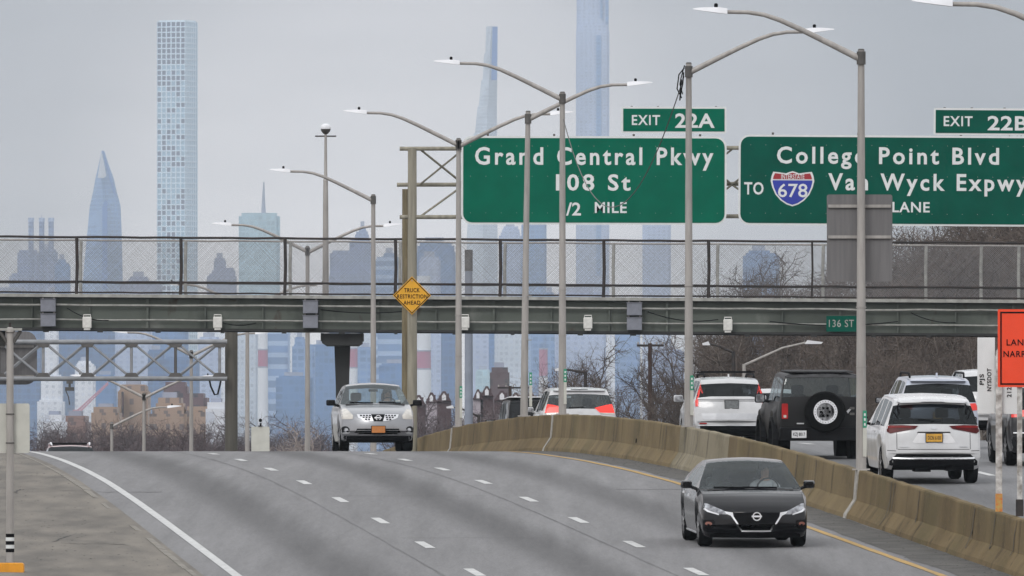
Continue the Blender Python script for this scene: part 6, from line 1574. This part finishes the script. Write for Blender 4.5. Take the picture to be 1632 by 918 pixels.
# ------------------------------------------------------------------ the two drivers
M['skin'] = simple('skin', (.42, .25, .18), .6, 0, .1, 12); M['hair'] = simple('dark_hair', (.02, .016, .013), .7, 0, .3, 30)
def driver(car, label, zseat, yseat, cloth, lean=.12):
    """a seated figure grown over one skeleton; clothing and hair are children"""
    t_ = thing('person', label, 'person', car.location, car.rotation_euler); t_.scale = car.scale
    x = -.37; V = []; E = []; Rr = []
    def jv(p, r): V.append(p); Rr.append(r); return len(V)-1
    def grow(name, mat):
        me = bpy.data.meshes.new(name); me.from_pydata(V, E, [])
        o = link_mesh(name, me, mat, t_)
        md = o.modifiers.new('skin', 'SKIN'); md.use_smooth_shade = True
        for i, d in enumerate(me.skin_vertices[0].data): d.radius = (Rr[i], Rr[i]); d.use_root = (i == 0)
        ss = o.modifiers.new('sub', 'SUBSURF'); ss.levels = 2; ss.render_levels = 2
        return o
    # body: neck, head, arms with hands on the wheel
    pel = jv((x, yseat, zseat+.10), .13); ch = jv((x, yseat-lean*.6, zseat+.42), .145); up = jv((x, yseat-lean, zseat+.54), .10)
    nk = jv((x, yseat-lean+.01, zseat+.64), .055); hd0 = jv((x, yseat-lean+.03, zseat+.71), .075); hd = jv((x, yseat-lean+.03, zseat+.80), .09); tp = jv((x, yseat-lean+.01, zseat+.86), .07)
    E += [(pel, ch), (ch, up), (up, nk), (nk, hd0), (hd0, hd), (hd, tp)]
    ns = jv((x, yseat-lean+.125, zseat+.765), .014); E.append((hd, ns))
    for s_ in (-1, 1):
        sh = jv((x+s_*.19, yseat-lean+.0, zseat+.52), .065); el = jv((x+s_*.25, yseat+.14, zseat+.30), .048); wr = jv((x+s_*.17, yseat+.42, zseat+.40), .03); pm = jv((x+s_*.155, yseat+.48, zseat+.43), .034)
        E.extend([(up, sh), (sh, el), (el, wr), (wr, pm)])
        for q in range(4):
            a_ = jv((x+s_*(.165-.02*q), yseat+.53, zseat+.46-.012*q), .0095); b_ = jv((x+s_*(.155-.02*q), yseat+.535, zseat+.425-.012*q), .0085); E.extend([(pm, a_), (a_, b_)])
        th = jv((x+s_*.115, yseat+.49, zseat+.465), .010); E.append((pm, th))
    for s_ in (-1, 1):
        hp = jv((x+s_*.10, yseat+.06, zseat+.08), .085); kn = jv((x+s_*.13, yseat+.46, zseat+.12), .062); an = jv((x+s_*.12, yseat+.72, zseat-.18), .042)
        E.extend([(pel, hp), (hp, kn), (kn, an)])
    grow('body', M['skin'])
    # jacket over the torso and upper arms
    V.clear(); E.clear(); Rr.clear()
    pel = jv((x, yseat, zseat+.08), .15); ch = jv((x, yseat-lean*.6, zseat+.42), .165); up = jv((x, yseat-lean, zseat+.545), .11); E.extend([(pel, ch), (ch, up)])
    for s_ in (-1, 1):
        sh = jv((x+s_*.19, yseat-lean, zseat+.52), .08); el = jv((x+s_*.25, yseat+.14, zseat+.30), .06); wr = jv((x+s_*.18, yseat+.38, zseat+.385), .042); E.extend([(up, sh), (sh, el), (el, wr)])
    grow('jacket', cloth)
    c_ = Vector((x, yseat-lean+.015, zseat+.80))
    MB().lathe([(.105, -.03), (.112, .02), (.10, .07), (.06, .108), (.001, .118)], 14, c_+Vector((0, -.02, .0))).build('hair', M['hair'], t_, True)
    mb = MB()
    for s_ in (-1, 1): mb.cbox(c_+Vector((s_*.036, .088, -.005)), (.028, .012, .012))
    mb.build('eyes', M['hair'], t_); MB().cbox(c_+Vector((0, .085, -.075)), (.05, .014, .01)).build('mouth', M['lens_amber'], t_)
    return t_
things = {o['label']: o for o in col.objects if 'label' in o}
driver(things['black saloon car with a wide V shaped chrome grille coming towards the viewer'], 'driver in a pale top behind the windscreen of the black saloon', .46, -.02, simple('pale_grey_cloth', (.38, .38, .40), .9, 0, .2, 10))
driver(things['silver crossover with black mirrors coming over the crest of the road'], 'driver in dark clothing behind the windscreen of the silver crossover', .62, -.12, simple('dark_blue_cloth', (.05, .055, .075), .9, 0, .2, 10))
# ------------------------------------------------------------------ bare winter trees
M['bark'] = simple('brown_bark', (.085, .066, .055), .95, 0, .4, 3)
M['twig'] = simple('brown_twigs', (.145, .115, .096), .95, 0, .5, .35, c2=(.07, .056, .049))
M['twig_dark'] = simple('dark_twigs', (.085, .065, .054), .95, 0, .45, .8)
M['bark_pale'] = simple('pale_grey_bark', (.24, .21, .18), .95, 0, .4, 3)
M['twig_far'] = simple('purple_brown_twigs', (.105, .078, .082), .95, 0, .35, .2)
M['twig_pale'] = simple('pale_grey_twigs', (.30, .255, .235), .95, 0, .3, .3)
def make_tree_meshes(seed, H, spread, twigs, thick=1.0, low=.22):
    rn = random.Random(seed); trunk = MB(); crown = MB()
    def perp(d):
        a_ = Vector((rn.gauss(0, 1), rn.gauss(0, 1), rn.gauss(0, 1))); a_ -= d*a_.dot(d); return a_.normalized()
    def limb(mb, p, d, ln, r, n, wob, up=.08, sides=4):
        pts = [p.copy()]; rad = [r]; q = p.copy(); d = d.copy()
        for i in range(n):
            d = (d+perp(d)*wob*rn.random()+Vector((0, 0, up))).normalized(); q = q+d*ln/n; pts.append(q.copy()); rad.append(r*(1-.75*(i+1)/n))
        mb.tube(pts, rad, sides, False); return pts, d
    tp, td = limb(trunk, Vector((0, 0, -.4)), Vector((rn.gauss(0, .06), rn.gauss(0, .06), 1)).normalized(), H*.78, .021*H*thick, 7, .16, .12, 8)
    nl = 13
    for i in range(nl):
        t_ = low+(1-low)*i/nl; idx = t_*(len(tp)-1); a_, b_ = tp[int(idx)], tp[min(len(tp)-1, int(idx)+1)]; p = a_.lerp(b_, idx-int(idx))
        an = i*2.4+rn.random()*.9; el = .35+.6*t_+.25*rn.random()
        d = Vector((math.cos(an)*math.cos(el), math.sin(an)*math.cos(el), math.sin(el))); ln = H*spread*(1-.5*t_)*(.8+.4*rn.random())
        lp, ld = limb(trunk, p, d, ln, .0085*H*thick*(1.1-.6*t_), 5, .35, .10, 5)
        for j in range(7):
            s_ = .2+.8*j/6.; idx = s_*(len(lp)-1.001); q = lp[int(idx)].lerp(lp[int(idx)+1], idx-int(idx))
            d2 = (ld*.7+perp(ld)*(.7+.4*rn.random())+Vector((0, 0, .25))).normalized()
            bp_, bd = limb(crown, q, d2, ln*.5*(1.1-.4*s_), .0032*H*thick, 3, .5, .08, 3)
            for k_ in range(twigs):
                u_ = .1+.9*rn.random(); idx = u_*(len(bp_)-1.001); q2 = bp_[int(idx)].lerp(bp_[int(idx)+1], idx-int(idx))
                d3 = (bd*.6+perp(bd)*(.6+.7*rn.random())+Vector((0, 0, .15))).normalized(); l3 = H*.075*(.6+.9*rn.random())
                m_ = q2+d3*l3*.5+perp(d3)*l3*.12; e_ = q2+(d3+perp(d3)*.35).normalized()*l3
                w_ = .0011*H*thick+.002; side = perp(d3)*w_
                crown.add([q2-side, q2+side, m_+side*.8, m_-side*.8, e_], [(0, 1, 2, 3), (3, 2, 4)])
                for _ in range(2):
                    q3 = q2.lerp(e_, .25+.65*rn.random()); d4 = (d3+perp(d3)*1.1).normalized(); l4 = l3*.55*(.5+rn.random()); s4 = perp(d4)*w_*.75
                    crown.add([q3-s4, q3+s4, q3+d4*l4], [(0, 1, 2)])
    return trunk, crown
VAR = []
for i, (H, sp_, tw, th) in enumerate(((10, .40, 9, 1.0), (11, .34, 10, .9), (9, .46, 10, 1.1), (10.5, .30, 8, .9), (8, .5, 11, 1.0))):
    a_, b_ = make_tree_meshes(40+i, H, sp_, tw, th)
    VAR.append((H, a_, b_))
def mesh_of(mb, name, mat):
    me = bpy.data.meshes.new(name); me.from_pydata(mb.v, [], mb.f); me.materials.append(mat); return me
TM = {}
for key, tm, cm in (('near', 'bark', 'twig'), ('dark', 'bark', 'twig_dark'), ('far', 'twig_far', 'twig_far'), ('pale', 'twig_pale', 'twig_pale'), ('pale2', 'bark_pale', 'twig')):
    TM[key] = [(h_, mesh_of(a_, 'trunk', M[tm]), mesh_of(b_, 'crown', M[cm])) for h_, a_, b_ in VAR]
proto = {}
def tree(key, i, x, y, H, label, group, z=None, wide=1.0):
    h_, tm, cm = TM[key][i % len(VAR)]; zz = zground(x, y) if z is None else z; s_ = H/h_
    if (key, i % len(VAR)) not in proto:
        t_ = thing('bare_tree', label, 'tree', (0, 0, 0), group=group)
        for nm, me in (('trunk', tm), ('crown', cm)):
            o_ = bpy.data.objects.new(nm, me); col.objects.link(o_); o_.parent = t_
        proto[(key, i % len(VAR))] = (t_, [k_ for k_ in (bpy.data.objects[o_.name] for o_ in t_.children)]) if False else t_
        kids[t_.name] = [o_ for o_ in col.objects if o_.parent == t_]
    else:
        src = proto[(key, i % len(VAR))]; t_ = src.copy(); col.objects.link(t_)
        for ch in kids[src.name]:
            c_ = ch.copy(); col.objects.link(c_); c_.parent = t_
        t_['label'] = label; t_['group'] = group
    t_.location = (x, y, zz); t_.rotation_euler = (0, 0, (i*2.39996) % 6.283); t_.scale = (s_*wide, s_*wide, s_)
    return t_
kids = {}
rn = random.Random(21); n = 0
# the wooded bank to the right, dense brown
for row, (y0, cnt, xa, xb, ht) in enumerate(((436, 13, 7.5, 19, 5.2), (458, 14, 8.5, 21, 6.6), (485, 14, 9, 23, 8.0), (520, 14, 8, 24, 9.0), (565, 15, 9, 27, 10.5), (620, 15, 10, 31, 12), (690, 15, 12, 36, 14), (500, 11, 15, 25, 9.6), (545, 12, 16, 29, 11.5), (595, 12, 17, 31, 13))):
    for q in range(cnt):
        x = xa+(xb-xa)*(q+rn.random()*.9)/cnt; y = y0+rn.random()*22
        H = ht*(.72+.45*rn.random())*(1.0 if x > xa+(xb-xa)*.3 else .85)
        zz = max(zground(x, y), (x-8)*.14-1.2)-.3
        tree(rn.choice(('near', 'near', 'near', 'dark', 'dark', 'pale2')), n, x, y, H, 'bare brown tree in the dense wood behind the footbridge on the outbound side', 'bare trees of the wooded bank', zz, 1.05); n += 1
# looser bare trees in the gap beyond the white minivan
for (px, py, D, H) in ((905, 560, 560, 7), (930, 575, 600, 7.5), (965, 545, 520, 8.5), (1010, 530, 540, 9), (1075, 520, 560, 9.5), (870, 600, 640, 7), (850, 615, 700, 7), (940, 610, 680, 8), (1040, 590, 470, 5.5), (1090, 600, 450, 4.5), (970, 610, 450, 4.2), (920, 630, 520, 4.5), (1120, 590, 470, 5.5), (1150, 560, 440, 5.5)):
    top = P(px, py, D); tree('near' if n % 3 else 'dark', n, top.x, D, H, 'loose bare tree between the white minivan and the utility pole', 'loose bare trees beyond the minivan', top.z-H); n += 1
# far winter trees across the low ground, purple brown
def far_band(x0, x1, yt0, yt1, Da, Db, cnt, key, label, group):
    global n
    for q in range(cnt):
        D = Da+(Db-Da)*rn.random(); px = x0+(x1-x0)*(q+rn.random())/cnt; py = yt0+(yt1-yt0)*rn.random()
        H = (750-py)/F*D+12.4; X = (px-816)/F*D
        tree(key, n, X, D, H, label, group, -12.4, 1.0); n += 1
far_band(46, 365, 655, 690, 900, 1500, 46, 'far', 'purple brown bare tree in the low ground below the truss gantry', 'far bare trees below the truss gantry')
far_band(46, 365, 686, 700, 700, 880, 22, 'far', 'short dark bare tree in front of the tan brick buildings', 'low bare trees before the brick buildings')
far_band(365, 530, 664, 690, 1000, 1500, 20, 'far', 'purple brown bare tree beside the stencilled panel', 'far bare trees beside the stencilled panel')
far_band(455, 500, 668, 682, 820, 900, 3, 'pale', 'pale grey bare tree behind the two armed lamp', 'pale bare trees')
far_band(655, 860, 632, 662, 900, 1240, 26, 'far', 'purple brown bare tree beneath the gabled houses', 'far bare trees beneath the gabled houses')
far_band(836, 905, 592, 612, 980, 1200, 6, 'pale', 'pale grey bare tree beside the short reddish chimney', 'pale bare trees')
# ground-hugging brush that closes the bank and the low ground
def brush(name, spots, mat, hgt, seed):
    r_ = random.Random(seed); mb = MB()
    for (x, y, z) in spots:
        for _ in range(7):
            d = Vector((r_.gauss(0, .55), r_.gauss(0, .55), 1)).normalized(); h_ = hgt*(.4+.9*r_.random()); s_ = Vector((r_.gauss(0, 1), r_.gauss(0, 1), 0)).normalized()*(.012*hgt)
            p = Vector((x+r_.gauss(0, .5*hgt), y+r_.gauss(0, .5*hgt), z-.2)); e_ = p+d*h_
            mb.add([p-s_, p+s_, e_], [(0, 1, 2)])
            for _ in range(3):
                q = p.lerp(e_, .3+.6*r_.random()); e2 = q+(d+Vector((r_.gauss(0, .8), r_.gauss(0, .8), .2))).normalized()*h_*.45; mb.add([q-s_*.7, q+s_*.7, e2], [(0, 1, 2)])
    o_ = mb.build(name, M[mat]); return tag(o_, kind='stuff')
sp_ = []
for _ in range(1300):
    x = 8+26*rn.random(); y = 425+280*rn.random()
    if x-xline(min(y, 640)) < 26.5: continue
    sp_.append((x, y, max(zground(x, y), (x-8)*.14-1.6)))
brush('undergrowth', sp_, 'twig', 1.9, 3)
sp_ = []
for _ in range(2200):
    D = 760+700*rn.random(); px = 30+840*rn.random(); sp_.append(((px-816)/F*D, D, -12.3))
brush('low_scrub', sp_, 'twig_far', 8.5, 4)
